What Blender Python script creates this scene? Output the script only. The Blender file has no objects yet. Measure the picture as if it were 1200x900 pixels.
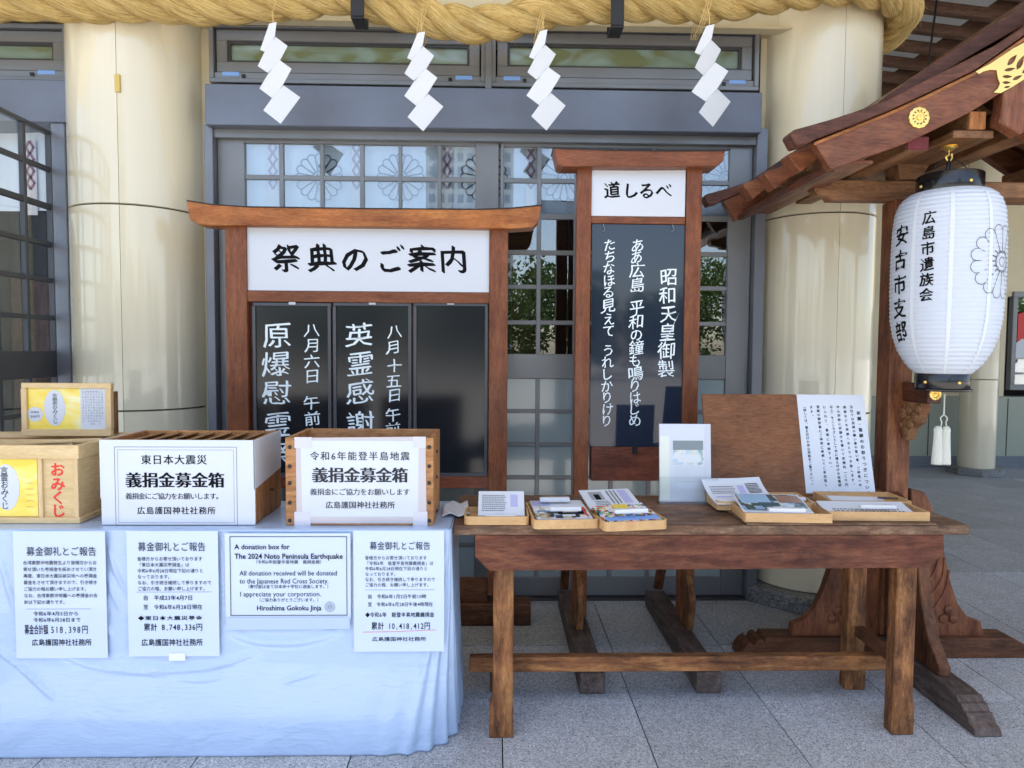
import bpy, bmesh, math, random
from mathutils import Vector, Matrix
random.seed(7)
C = bpy.context.scene.collection
S = bpy.context.scene
R = math.radians
PI = math.pi

# ------------------------------------------------------------------ camera
F = 800.0; EYE = Vector((0, 0, 1.5))
YAW = math.atan(20 / F); PITCH = -math.atan(40 / F); ROLL = R(0.38)
fwd = Vector((math.sin(YAW) * math.cos(PITCH), math.cos(YAW) * math.cos(PITCH), math.sin(PITCH)))
r0 = fwd.cross(Vector((0, 0, 1))).normalized(); u0 = r0.cross(fwd).normalized()
rr = r0 * math.cos(ROLL) + u0 * math.sin(ROLL)
uu = -r0 * math.sin(ROLL) + u0 * math.cos(ROLL)
cd = bpy.data.cameras.new('camera'); cam = bpy.data.objects.new('camera', cd); C.objects.link(cam)
M = Matrix((rr, uu, -fwd)).transposed().to_4x4(); M.translation = EYE
cam.matrix_world = M
cd.sensor_width = 36; cd.lens = F / 1200 * 36; cd.clip_end = 2000; cd.clip_start = .05
S.camera = cam

# ------------------------------------------------------------------ light
SUN_EL, SUN_AZ = R(66), R(205)      # azimuth clockwise from +Y
w = bpy.data.worlds.new('World'); S.world = w; w.use_nodes = True
nt = w.node_tree; bg = nt.nodes['Background']
sky = nt.nodes.new('ShaderNodeTexSky'); sky.sky_type = 'NISHITA'; sky.sun_disc = False
sky.sun_elevation = SUN_EL; sky.sun_rotation = SUN_AZ; sky.air_density = 1.0; sky.dust_density = 1.6; sky.ozone_density = 1.2
nt.links.new(sky.outputs[0], bg.inputs[0]); bg.inputs[1].default_value = .13
sd = bpy.data.lights.new('sun', 'SUN'); sd.energy = 4.6; sd.angle = R(.5); sd.color = (1, .95, .87)
so = bpy.data.objects.new('sun', sd); C.objects.link(so)
sdir = Vector((math.sin(SUN_AZ) * math.cos(SUN_EL), math.cos(SUN_AZ) * math.cos(SUN_EL), math.sin(SUN_EL)))
so.rotation_euler = sdir.to_track_quat('Z', 'Y').to_euler(); so.location = (0, -10, 30)
S.view_settings.view_transform = 'Standard'; S.view_settings.look = 'None'
S.view_settings.exposure = 1.62; S.view_settings.gamma = 1; S.view_settings.use_curve_mapping = False
S.cycles.use_denoising = True
S.cycles.max_bounces = 10; S.cycles.diffuse_bounces = 5; S.cycles.transparent_max_bounces = 12
S.cycles.sample_clamp_indirect = 8

# ------------------------------------------------------------------ helpers
def at(px, py, Y=None, Z=None, X=None):
    d = (fwd + rr * ((px - 600) / F) + uu * ((450 - py) / F))
    if Y is not None: t = (Y - EYE.y) / d.y
    elif Z is not None: t = (Z - EYE.z) / d.z
    else: t = (X - EYE.x) / d.x
    return EYE + d * t

def mpp(Y): return Y / F

class MB:
    def __init__(s): s.v = []; s.f = []; s.uv = []; s.cuts = []
    def cut(s):
        if s.v and (not s.cuts or s.cuts[-1][0] < len(s.v)): s.cuts.append((len(s.v), len(s.f)))
    def poly(s, pts):
        n = len(s.v); s.v += [tuple(p) for p in pts]; s.f.append(tuple(range(n, n + len(pts))))
        return s
    def mesh(s, vs, fs):
        n = len(s.v); s.v += [tuple(p) for p in vs]; s.f += [tuple(i + n for i in f) for f in fs]; return s
    def box(s, x0, x1, y0, y1, z0, z1, top=None):
        if x0 > x1: x0, x1 = x1, x0
        if y0 > y1: y0, y1 = y1, y0
        if z0 > z1: z0, z1 = z1, z0
        vs = [(x0,y0,z0),(x1,y0,z0),(x1,y1,z0),(x0,y1,z0),(x0,y0,z1),(x1,y0,z1),(x1,y1,z1),(x0,y1,z1)]
        return s.mesh(vs, [(3,2,1,0),(4,5,6,7),(0,1,5,4),(1,2,6,5),(2,3,7,6),(3,0,4,7)])
    def obox(s, o, ax, ay, az):
        o, ax, ay, az = map(Vector, (o, ax, ay, az))
        vs = [o, o+ax, o+ax+ay, o+ay, o+az, o+ax+az, o+ax+ay+az, o+ay+az]
        fs = [(3,2,1,0),(4,5,6,7),(0,1,5,4),(1,2,6,5),(2,3,7,6),(3,0,4,7)]
        if ax.cross(ay).dot(az) < 0: fs = [f[::-1] for f in fs]
        return s.mesh(vs, fs)
    def prism(s, pts, d):
        """closed prism: 3D outline extruded by vector d"""
        pts = [Vector(p) for p in pts]; d = Vector(d); n = len(pts)
        nrm = Vector((0,0,0))
        for i in range(n): nrm += pts[i].cross(pts[(i+1) % n])
        if nrm.dot(d) > 0: pts = pts[::-1]
        vs = pts + [p + d for p in pts]
        fs = [tuple(range(n)), tuple(range(2*n-1, n-1, -1))]
        for i in range(n):
            j = (i+1) % n; fs.append((j, i, i+n, j+n))
        return s.mesh(vs, fs)
    def tube(s, path, rad, seg=8, vs=1.0, cap=True, ridge=0):
        path = [Vector(p) for p in path]; n = len(path)
        base = len(s.v); up = Vector((0,0,1)); L = 0; prev = None; frames = []
        for i, p in enumerate(path):
            t = (path[min(i+1,n-1)] - path[max(i-1,0)]).normalized()
            if prev is None:
                a = t.cross(up if abs(t.z) < .9 else Vector((1,0,0))).normalized()
            else:
                a = (prev - t * prev.dot(t)).normalized()
            prev = a; b = t.cross(a)
            if i: L += (p - path[i-1]).length
            r = rad[i] if isinstance(rad, (list, tuple)) else rad
            for k in range(seg):
                th = 2*PI*k/seg
                if ridge: r = (rad[i] if isinstance(rad, (list, tuple)) else rad)*(1 + ridge*math.sin(k*2.4 + 1.3*math.sin(i*.07 + k*1.7)) + ridge*.6*math.sin(k*5.1 + i*.11))
                s.v.append(tuple(p + (a*math.cos(th) + b*math.sin(th))*r))
            frames.append(L)
        for i in range(n-1):
            for k in range(seg):
                k2 = (k+1) % seg
                s.f.append((base+i*seg+k, base+(i+1)*seg+k, base+(i+1)*seg+k2, base+i*seg+k2))
                s.uv.append((len(s.f)-1, [(k/seg, frames[i]*vs), (k/seg, frames[i+1]*vs), ((k+1)/seg, frames[i+1]*vs), ((k+1)/seg, frames[i]*vs)]))
        if cap:
            s.f.append(tuple(base+k for k in range(seg)))
            s.f.append(tuple(base+(n-1)*seg+seg-1-k for k in range(seg)))
        return s
    def lathe(s, prof, cx, cy, seg=32, a0=0, a1=2*PI, cap=True):
        """prof: list of (r, z); full or partial turn"""
        full = abs(a1-a0-2*PI) < 1e-6; base = len(s.v); m = seg if full else seg+1
        for (r, z) in prof:
            for k in range(m):
                th = a0 + (a1-a0)*k/seg
                s.v.append((cx + r*math.cos(th), cy + r*math.sin(th), z))
        for i in range(len(prof)-1):
            for k in range(seg):
                k2 = (k+1) % m
                s.f.append((base+i*m+k, base+i*m+k2, base+(i+1)*m+k2, base+(i+1)*m+k))
        if cap and full:
            s.f.append(tuple(base+m-1-k for k in range(m)))
            s.f.append(tuple(base+(len(prof)-1)*m+k for k in range(m)))
        return s
    def grid(s, fn, nu, nv):
        base = len(s.v)
        for j in range(nv+1):
            for i in range(nu+1): s.v.append(tuple(fn(i/nu, j/nv)))
        for j in range(nv):
            for i in range(nu):
                a = base + j*(nu+1) + i
                s.f.append((a, a+1, a+nu+2, a+nu+1))
        return s
    def build(s, name, mat, parent=None, bevel=0, smooth=False, solid=0, org=None, seg=1, autos=None):
        if s.cuts:
            s.cut(); a = (0, 0); out = None
            for c in s.cuts:
                q = MB(); q.v = s.v[a[0]:c[0]]; q.f = [tuple(i-a[0] for i in f) for f in s.f[a[1]:c[1]]]; a = c
                out = q.build(name, mat, parent, bevel, smooth, solid, org, seg, autos)
            return out
        root = parent
        while root is not None and root.parent is not None: root = root.parent
        if root is not None: o0 = Vector(root.location) if root.type == 'EMPTY' or True else Vector()
        elif org is not None: o0 = Vector(org)
        else:
            xs, ys, zs = zip(*s.v); o0 = Vector(((min(xs)+max(xs))/2, (min(ys)+max(ys))/2, min(zs)))
        me = bpy.data.meshes.new(name)
        me.from_pydata([tuple(Vector(p) - o0) for p in s.v], [], s.f)
        if s.uv:
            ul = me.uv_layers.new(name='UVMap')
            for fi, uvs in s.uv:
                pl = me.polygons[fi]
                for k, li in enumerate(pl.loop_indices):
                    if k < len(uvs): ul.data[li].uv = uvs[k]
        if bevel:
            bm = bmesh.new(); bm.from_mesh(me)
            es = [e for e in bm.edges if len(e.link_faces) == 2 and e.calc_face_angle(0) > R(28)]
            if es: bmesh.ops.bevel(bm, geom=es, offset=bevel, segments=seg, affect='EDGES', clamp_overlap=True, profile=.5)
            bm.to_mesh(me); bm.free()
        me.validate()
        if callable(mat):
            xs, ys, zs = zip(*s.v); d = (max(xs)-min(xs), max(ys)-min(ys), max(zs)-min(zs))
            mat = mat('xyz'[d.index(max(d))])
        me.materials.append(mat)
        if smooth or autos:
            for p in me.polygons: p.use_smooth = True
        if autos:
            try: me.set_sharp_from_angle(angle=R(autos))
            except Exception: pass
        o = bpy.data.objects.new(name, me); C.objects.link(o)
        if root is not None: o.parent = parent
        else: o.location = o0
        if solid:
            md = o.modifiers.new('thickness', 'SOLIDIFY'); md.thickness = solid; md.offset = 0
        return o

def thing(name, label, cat, loc, group=None):
    o = bpy.data.objects.new(name, None); C.objects.link(o); o.location = loc
    o.empty_display_size = .1
    o['label'] = label; o['category'] = cat
    if group: o['group'] = group
    return o
def tag(o, label, cat, group=None):
    o['label'] = label; o['category'] = cat
    if group: o['group'] = group
    return o
def copy_obj(o, loc=None, parent=None, rz=None):
    c = o.copy(); C.objects.link(c)
    if parent is not None: c.parent = parent
    if loc is not None: c.location = loc
    if rz is not None: c.rotation_euler.z = rz
    for ch in list(o.children): copy_obj(ch, None, c)
    return c

# ------------------------------------------------------------------ materials
def L(c):
    return tuple(((x/255)/12.92 if x/255 <= .04045 else ((x/255+.055)/1.055)**2.4) for x in c) + (1,)
def newmat(name):
    m = bpy.data.materials.new(name); m.use_nodes = True
    return m, m.node_tree, m.node_tree.nodes['Principled BSDF']
def coords(nt, scale=(1,1,1), kind='Object', rnd=True):
    tc = nt.nodes.new('ShaderNodeTexCoord'); mp = nt.nodes.new('ShaderNodeMapping')
    nt.links.new(tc.outputs[kind], mp.inputs[0]); mp.inputs['Scale'].default_value = scale
    if rnd:
        oi = nt.nodes.new('ShaderNodeObjectInfo'); cb = nt.nodes.new('ShaderNodeCombineXYZ')
        mu = nt.nodes.new('ShaderNodeMath'); mu.operation = 'MULTIPLY'; mu.inputs[1].default_value = 37
        nt.links.new(oi.outputs['Random'], mu.inputs[0])
        for k in range(3): nt.links.new(mu.outputs[0], cb.inputs[k])
        nt.links.new(cb.outputs[0], mp.inputs['Location'])
    return mp
def noise(nt, vec, scale, detail=4, rough=.6, dist=0):
    n = nt.nodes.new('ShaderNodeTexNoise'); n.inputs['Scale'].default_value = scale
    n.inputs['Detail'].default_value = detail; n.inputs['Roughness'].default_value = rough; n.inputs['Distortion'].default_value = dist
    nt.links.new(vec.outputs[0], n.inputs['Vector']); return n
def ramp(nt, src, stops):
    r = nt.nodes.new('ShaderNodeValToRGB'); e = r.color_ramp.elements
    while len(e) < len(stops): e.new(.5)
    for k, (p, c) in enumerate(stops): e[k].position = p; e[k].color = c if len(c) == 4 else tuple(c) + (1,)
    nt.links.new(src, r.inputs[0]); return r
def mixc(nt, fac, a, b, mode='MIX'):
    m = nt.nodes.new('ShaderNodeMix'); m.data_type = 'RGBA'; m.blend_type = mode
    for sock, val in ((0, fac), (6, a), (7, b)):
        if isinstance(val, (int, float)): m.inputs[sock].default_value = val
        elif isinstance(val, tuple): m.inputs[sock].default_value = val
        else: nt.links.new(val, m.inputs[sock])
    return m.outputs[2]
def bump(nt, h, strength, dist, b):
    n = nt.nodes.new('ShaderNodeBump'); n.inputs['Strength'].default_value = strength; n.inputs['Distance'].default_value = dist
    nt.links.new(h, n.inputs['Height']); nt.links.new(n.outputs[0], b.inputs['Normal'])
def g(v): return (v, v, v, 1)

def plain(name, col, rough=.5, metal=0, spec=.5, coat=0, var=.0, vscale=8, bmp=0, bscale=60):
    m, nt, b = newmat(name)
    b.inputs['Base Color'].default_value = col; b.inputs['Roughness'].default_value = rough
    b.inputs['Metallic'].default_value = metal; b.inputs['Specular IOR Level'].default_value = spec
    b.inputs['Coat Weight'].default_value = coat
    if var:
        mp = coords(nt); n = noise(nt, mp, vscale, 5)
        r = ramp(nt, n.outputs[0], [(.3, g(1-var)), (.7, g(1))])
        c = mixc(nt, 1.0, col, r.outputs[0], 'MULTIPLY'); nt.links.new(c, b.inputs['Base Color'])
        r2 = ramp(nt, n.outputs[0], [(.3, g(min(1, rough+.12))), (.7, g(max(0, rough-.08)))]); nt.links.new(r2.outputs[0], b.inputs['Roughness'])
    if bmp:
        mp = coords(nt); n = noise(nt, mp, bscale, 3); bump(nt, n.outputs[0], bmp, .01, b)
    return m

_w = {}
def wood(key, dark, mid, light, rough=.5, grain=1.0, wear=0, bmp=.25, coat=0, blotch=.35, fleck=1, finec=.75):
    def get(axis):
        if (key, axis) in _w: return _w[(key, axis)]
        m, nt, b = newmat('wood_%s_%s' % (key, axis))
        a1 = 1.2 if not fleck else 3.2
        sc = {'x': (a1, 22, 22), 'y': (22, a1, 22), 'z': (22, 22, a1)}[axis]
        mp = coords(nt, sc)
        n1 = noise(nt, mp, 1.3*grain, 7, .65, .6)
        mp2 = coords(nt, tuple(v*4.5 if v > 4 else v*5 for v in sc)); n2 = noise(nt, mp2, 1.6, 4, .75)
        mp3 = coords(nt, (1,1,1)); n3 = noise(nt, mp3, 4.5, 5, .65)
        r = ramp(nt, n1.outputs[0], [(.28, dark), (.5, mid), (.74, light)])
        fine = ramp(nt, n2.outputs[0], [(.36, g(.55)), (.62, g(1.12))])
        c = mixc(nt, finec, r.outputs[0], fine.outputs[0], 'MULTIPLY')
        bl = ramp(nt, n3.outputs[0], [(.35, g(1-blotch)), (.62, g(1))])
        c = mixc(nt, 1.0, c, bl.outputs[0], 'MULTIPLY')
        if wear:
            geo = nt.nodes.new('ShaderNodeNewGeometry')
            mp4 = coords(nt, tuple(v*.6 if v > 4 else v*1.6 for v in sc)); n4 = noise(nt, mp4, 1.8, 8, .8, .1)
            wr = ramp(nt, n4.outputs[0], [(.52, g(0)), (.66, g(1))])
            mu = nt.nodes.new('ShaderNodeMath'); mu.operation = 'MULTIPLY'; mu.inputs[1].default_value = wear
            nt.links.new(wr.outputs[0], mu.inputs[0])
            c = mixc(nt, mu.outputs[0], c, (light[0]*1.3+.02, light[1]*1.35+.02, light[2]*1.4+.01, 1))
        nt.links.new(c, b.inputs['Base Color'])
        rg = ramp(nt, n1.outputs[0], [(.3, g(min(1, rough+.15))), (.7, g(max(.05, rough-.08)))]); nt.links.new(rg.outputs[0], b.inputs['Roughness'])
        b.inputs['Coat Weight'].default_value = coat*.4; b.inputs['Specular IOR Level'].default_value = .32
        bump(nt, n2.outputs[0], bmp, .004, b)
        _w[(key, axis)] = m; return m
    return get

def lin(r, gg, b): return (r, gg, b, 1)
W_SIGN = wood('sign', lin(.16,.045,.018), lin(.235,.073,.027), lin(.31,.108,.042), .42, coat=.15, blotch=.25)
W_SIGNTOP = wood('signtop', lin(.28,.075,.018), lin(.46,.15,.035), lin(.58,.23,.06), .42, coat=.15, blotch=.35)
W_SIGNDK = wood('signdk', lin(.12,.030,.016), lin(.20,.055,.028), lin(.28,.085,.04), .4, coat=.2)
W_DESK = wood('desk', lin(.07,.017,.011), lin(.15,.045,.024), lin(.27,.10,.045), .6, wear=.12, bmp=.5, blotch=.45)
W_LEG = wood('leg', lin(.07,.024,.012), lin(.26,.10,.035), lin(.52,.24,.08), .6, wear=.22, bmp=.6, blotch=.65)
W_TOP = wood('desktop', lin(.09,.042,.024), lin(.19,.10,.058), lin(.32,.20,.12), .55, wear=.4, bmp=.6, blotch=.6)
W_LIGHT = wood('hinoki', lin(.63,.45,.22), lin(.69,.51,.27), lin(.73,.56,.32), .45, bmp=.08, blotch=.06, finec=.3)
W_BOX = wood('boxwood', lin(.32,.13,.045), lin(.47,.22,.085), lin(.60,.32,.14), .5, bmp=.2, blotch=.3)
W_SLAT = wood('slat', lin(.36,.20,.09), lin(.48,.29,.14), lin(.58,.38,.20), .5, bmp=.15, blotch=.2)
W_TRAY = wood('tray', lin(.50,.29,.125), lin(.56,.345,.16), lin(.61,.40,.20), .45, bmp=.06, blotch=.10, finec=.25)
W_PLY = wood('ply', lin(.19,.072,.026), lin(.225,.088,.033), lin(.26,.108,.042), .5, grain=3, bmp=.15, blotch=.35)
W_ROOF = wood('roof', lin(.12,.036,.017), lin(.22,.073,.032), lin(.31,.12,.052), .42, coat=.2, bmp=.25, blotch=.35)
W_ROOFDK = wood('roofdk', lin(.055,.018,.010), lin(.11,.036,.019), lin(.18,.062,.032), .45, coat=.15, bmp=.3)
W_BEAM = wood('beam', lin(.16,.065,.030), lin(.28,.13,.058), lin(.38,.20,.10), .5, bmp=.25, blotch=.4)
W_POST = wood('post', lin(.10,.028,.013), lin(.22,.072,.03), lin(.34,.14,.055), .5, coat=.1, bmp=.3, blotch=.45)
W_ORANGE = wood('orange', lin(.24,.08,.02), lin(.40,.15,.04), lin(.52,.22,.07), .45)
W_REDEND = wood('redend', lin(.10,.012,.012), lin(.15,.02,.022), lin(.20,.03,.03), .45)
W_RAFTER = wood('rafter', lin(.07,.033,.020), lin(.13,.066,.042), lin(.20,.11,.07), .6, bmp=.3, blotch=.3)
W_FOOT = wood('foot', lin(.06,.022,.010), lin(.14,.052,.022), lin(.25,.10,.042), .55, wear=.2, bmp=.4, blotch=.45)
W_FOOTGREY = wood('footgrey', lin(.06,.042,.036), lin(.13,.09,.075), lin(.22,.17,.15), .55, wear=.3, bmp=.5, blotch=.5)

PAPER = plain('paper', lin(.60,.64,.71), .55, var=.03, vscale=3)
PAPER2 = plain('paper_shide', lin(.66,.68,.73), .5)
SIGNWHITE = plain('sign_white', lin(.62,.65,.71), .35, spec=.4)
INK = plain('ink', lin(.006,.006,.008), .85, spec=.15)
INKGREY = plain('ink_grey', lin(.04,.04,.045), .85, spec=.15)
CHALK = plain('white_paint', lin(.78,.86,.90), .5)
REDINK = plain('ink_red', lin(.70,.035,.02), .5)
PURPLE = plain('ink_purple', lin(.12,.10,.30), .6)
BRAID = plain('braid', lin(.70,.66,.66), .8)
BRAIDRED = plain('braid_purple', lin(.30,.15,.24), .8)
CRESTP = plain('crest_print', lin(.10,.09,.15), .8)
BLACKPLATE = plain('black_plate', lin(.012,.014,.018), .14, spec=.5, var=.0)
TALLPLATE = plain('slate_plate', lin(.018,.026,.045), .05, spec=.55)
PLATEFRAME = plain('plate_frame', lin(.06,.068,.08), .35)
BLACK = plain('black_lacquer', lin(.008,.008,.010), .22, coat=.15)
BLACKMETAL = plain('black_metal', lin(.02,.02,.022), .35, metal=.3)
GOLD = plain('gold', lin(.95,.66,.20), .28, metal=.85)
RIVET = plain('rivet', lin(.05,.04,.035), .4, metal=.6)
WHITEPLAST = plain('white_plastic', lin(.66,.69,.74), .35)
STICKER = plain('blue_sticker', lin(.20,.36,.72), .4)
TASSEL = plain('tassel_cord', lin(.66,.66,.58), .75, bmp=.6, bscale=200)
SILVER = plain('metal_grey', lin(.45,.46,.48), .3, metal=.7)
REDPOSTER = plain('red_poster', lin(.62,.03,.03), .5)

def metal_paint(name, col, rough=.38):
    m, nt, b = newmat(name)
    mp = coords(nt, (1,1,1)); n = noise(nt, mp, 2.2, 5, .6)
    r = ramp(nt, n.outputs[0], [(.3, g(.86)), (.7, g(1.04))])
    c = mixc(nt, 1.0, col, r.outputs[0], 'MULTIPLY'); nt.links.new(c, b.inputs['Base Color'])
    rr_ = ramp(nt, n.outputs[0], [(.3, g(rough+.1)), (.7, g(rough-.06))]); nt.links.new(rr_.outputs[0], b.inputs['Roughness'])
    b.inputs['Metallic'].default_value = .35
    n2 = noise(nt, coords(nt, (1,1,1)), 320, 2); bump(nt, n2.outputs[0], .03, .002, b)
    return m
FRAME = metal_paint('window_frame_metal', lin(.21,.215,.225), .38)
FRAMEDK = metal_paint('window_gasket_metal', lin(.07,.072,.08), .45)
BEAM = metal_paint('blue_grey_beam', lin(.155,.175,.225), .42)
JAMB = metal_paint('jamb_metal', lin(.19,.20,.23), .36)

def glass(name, tint=(.86,.92,.95,1), refl=.06, rough=0.0, gloss=(1,1,1,1), ior=1.5, boost=1.0):
    m = bpy.data.materials.new(name); m.use_nodes = True; nt = m.node_tree; nt.nodes.clear()
    out = nt.nodes.new('ShaderNodeOutputMaterial'); mx = nt.nodes.new('ShaderNodeMixShader')
    tr = nt.nodes.new('ShaderNodeBsdfTransparent'); tr.inputs[0].default_value = tint
    gl = nt.nodes.new('ShaderNodeBsdfGlossy'); gl.inputs[0].default_value = gloss; gl.inputs['Roughness'].default_value = rough
    fr = nt.nodes.new('ShaderNodeFresnel'); fr.inputs[0].default_value = ior
    mu = nt.nodes.new('ShaderNodeMath'); mu.operation = 'MULTIPLY_ADD'; mu.inputs[1].default_value = boost; mu.inputs[2].default_value = refl
    mu.use_clamp = True
    nt.links.new(fr.outputs[0], mu.inputs[0]); nt.links.new(mu.outputs[0], mx.inputs[0])
    nt.links.new(tr.outputs[0], mx.inputs[1]); nt.links.new(gl.outputs[0], mx.inputs[2]); nt.links.new(mx.outputs[0], out.inputs[0])
    return m
GLASS = glass('window_glass', (.90,.94,.96,1), .05, 0.0, ior=1.55, boost=1.5)
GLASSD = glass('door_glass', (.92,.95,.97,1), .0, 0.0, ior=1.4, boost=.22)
ACRYL = glass('acrylic', (.96,.975,.98,1), .0, .02, ior=1.3, boost=.8)
def frosted():
    m, nt, b = newmat('frosted_glass')
    b.inputs['Base Color'].default_value = lin(.30,.37,.38); b.inputs['Roughness'].default_value = .16
    b.inputs['Specular IOR Level'].default_value = .8; b.inputs['Coat Weight'].default_value = .5; b.inputs['Coat Roughness'].default_value = .02
    n = noise(nt, coords(nt, (1,1,1)), 90, 3); bump(nt, n.outputs[0], .08, .004, b)
    return m
FROST = frosted()
def transom_glass():
    m, nt, b = newmat('transom_glass')
    mp = coords(nt, (2.2, 1, 5), rnd=True); n = noise(nt, mp, 1.5, 2, .4, 1.2)
    r = ramp(nt, n.outputs[0], [(.42, lin(.17,.20,.11)), (.50, lin(.20,.27,.22)), (.62, lin(.24,.33,.30))])
    nt.links.new(r.outputs[0], b.inputs['Base Color']); b.inputs['Roughness'].default_value = .15; b.inputs['Coat Weight'].default_value = .6
    return m
TRGLASS = transom_glass()
def curtain_mat():
    m, nt, b = newmat('curtain_cloth')
    n = noise(nt, coords(nt, (9, 9, .6)), 1, 3, .5)
    r = ramp(nt, n.outputs[0], [(.3, lin(.62,.70,.80)), (.7, lin(.80,.84,.90))])
    nt.links.new(r.outputs[0], b.inputs['Base Color']); b.inputs['Roughness'].default_value = .8
    b.inputs['Subsurface Weight'].default_value = 0
    return m
CURTAIN = curtain_mat()
def cream():
    m, nt, b = newmat('cream_panel')
    mp = coords(nt, (7, 7, .35), rnd=False); n = noise(nt, mp, 2.2, 6, .6, .2)
    r = ramp(nt, n.outputs[0], [(.2, lin(.73,.65,.48)), (.52, lin(.75,.68,.51)), (.85, lin(.76,.70,.54))])
    mp2 = coords(nt, (30, 30, 1.1), rnd=False); n2 = noise(nt, mp2, 1.6, 5, .7)
    st = ramp(nt, n2.outputs[0], [(.62, g(0)), (.82, g(.5))])
    c = mixc(nt, st.outputs[0], r.outputs[0], lin(.66,.63,.53)); nt.links.new(c, b.inputs['Base Color'])
    rg = ramp(nt, n2.outputs[0], [(.5, g(.16)), (.75, g(.34))]); nt.links.new(rg.outputs[0], b.inputs['Roughness'])
    b.inputs['Coat Weight'].default_value = .7; b.inputs['Coat Roughness'].default_value = .03
    mp3 = coords(nt, (1,1,.5), rnd=False); n3 = noise(nt, mp3, 2.6, 2); bump(nt, n3.outputs[0], .12, .05, b)
    return m
CREAM = cream()
CREAMWALL = plain('cream_wall', lin(.68,.59,.40), .5, var=.08, vscale=2)
GREENWALL = plain('far_wall', lin(.34,.37,.30), .5, var=.06, vscale=2)
def granite(name, a, bcol, c3, sc=260, rough=.5):
    m, nt, b = newmat(name)
    mp = coords(nt, (1,1,1)); v = nt.nodes.new('ShaderNodeTexVoronoi'); v.inputs['Scale'].default_value = sc
    nt.links.new(mp.outputs[0], v.inputs['Vector'])
    sp = nt.nodes.new('ShaderNodeSeparateColor'); nt.links.new(v.outputs['Color'], sp.inputs[0])
    r = ramp(nt, sp.outputs[0], [(.05, a), (.3, bcol), (.8, bcol), (.97, c3)])
    n = noise(nt, mp, sc*.32, 4, .75); rn = ramp(nt, n.outputs[0], [(.36, g(.66)), (.60, g(1.10))])
    c = mixc(nt, .7, r.outputs[0], rn.outputs[0], 'MULTIPLY')
    n2 = noise(nt, coords(nt, (1,1,1), rnd=False), 1.6, 6, .6); r2 = ramp(nt, n2.outputs[0], [(.3, lin(.74,.73,.70)), (.65, g(1.06))])
    c = mixc(nt, 1.0, c, r2.outputs[0], 'MULTIPLY')
    oi = nt.nodes.new('ShaderNodeObjectInfo'); ro = ramp(nt, oi.outputs['Random'], [(0, g(.84)), (1, g(1.10))])
    c = mixc(nt, 1.0, c, ro.outputs[0], 'MULTIPLY')
    nt.links.new(c, b.inputs['Base Color']); b.inputs['Roughness'].default_value = rough
    bump(nt, n.outputs[0], .25, .003, b)
    return m
TILE = granite('granite_tile', lin(.16,.175,.20), lin(.47,.50,.55), lin(.74,.76,.79))
PLINTH = granite('granite_plinth', lin(.08,.085,.09), lin(.25,.26,.27), lin(.46,.46,.46), 150)
JOINT = plain('joint', lin(.045,.045,.05), .9)
SKIRT = plain('skirting_stone', lin(.16,.18,.21), .5, var=.15)
def rope_mat():
    m, nt, b = newmat('straw_rope')
    mp = coords(nt, (20, 2.6, 1), 'UV'); n = noise(nt, mp, 2.4, 6, .8, .45)
    r = ramp(nt, n.outputs[0], [(.32, lin(.26,.13,.03)), (.45, lin(.70,.45,.13)), (.60, lin(.95,.72,.32))])
    n3 = noise(nt, coords(nt, (1,1,1)), 5, 3); r3 = ramp(nt, n3.outputs[0], [(.3, g(.82)), (.7, g(1.05))])
    c = mixc(nt, 1.0, r.outputs[0], r3.outputs[0], 'MULTIPLY')
    nt.links.new(c, b.inputs['Base Color']); b.inputs['Roughness'].default_value = .75
    bump(nt, n.outputs[0], 1.0, .016, b)
    return m
ROPE = rope_mat()
STRAW = plain('straw', lin(.66,.47,.19), .7)
def cloth():
    m, nt, b = newmat('table_cloth')
    b.inputs['Base Color'].default_value = lin(.38,.50,.70); b.inputs['Roughness'].default_value = .42
    b.inputs['Coat Weight'].default_value = .8; b.inputs['Coat Roughness'].default_value = .07
    mp = coords(nt, (1, 1, 1.6), rnd=False); n = noise(nt, mp, 3.0, 3, .45, 1.2)
    n2 = noise(nt, coords(nt, (1,1,4), rnd=False), 14, 2, .5, .8)
    mx = nt.nodes.new('ShaderNodeMath'); mx.operation = 'MULTIPLY_ADD'; mx.inputs[1].default_value = .12
    nt.links.new(n2.outputs[0], mx.inputs[0]); nt.links.new(n.outputs[0], mx.inputs[2])
    bump(nt, mx.outputs[0], .6, .035, b)
    return m
CLOTH = cloth()
def lantern_mat():
    m, nt, b = newmat('lantern_paper')
    b.inputs['Base Color'].default_value = lin(.55,.59,.67); b.inputs['Roughness'].default_value = .6
    b.inputs['Transmission Weight'].default_value = 0
    return m
LANTERN = lantern_mat()
LSEAM = plain('lantern_seam', lin(.64,.67,.72), .6)
def printed(name, cols, sc=(18,18,18), seed=0, base=lin(.8,.82,.85), thr=.5):
    """colourful print: blocks of colour"""
    m, nt, b = newmat(name)
    mp = coords(nt, sc, rnd=False); mp.inputs['Location'].default_value = (seed, seed*2, seed*3)
    v = nt.nodes.new('ShaderNodeTexVoronoi'); v.distance = 'CHEBYCHEV'; v.inputs['Scale'].default_value = 1
    nt.links.new(mp.outputs[0], v.inputs['Vector'])
    sp = nt.nodes.new('ShaderNodeSeparateColor'); nt.links.new(v.outputs['Color'], sp.inputs[0])
    r = ramp(nt, sp.outputs[0], [(k/len(cols), c) for k, c in enumerate(cols)]); r.color_ramp.interpolation = 'CONSTANT'
    nt.links.new(r.outputs[0], b.inputs['Base Color']); b.inputs['Roughness'].default_value = .25
    return m
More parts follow.
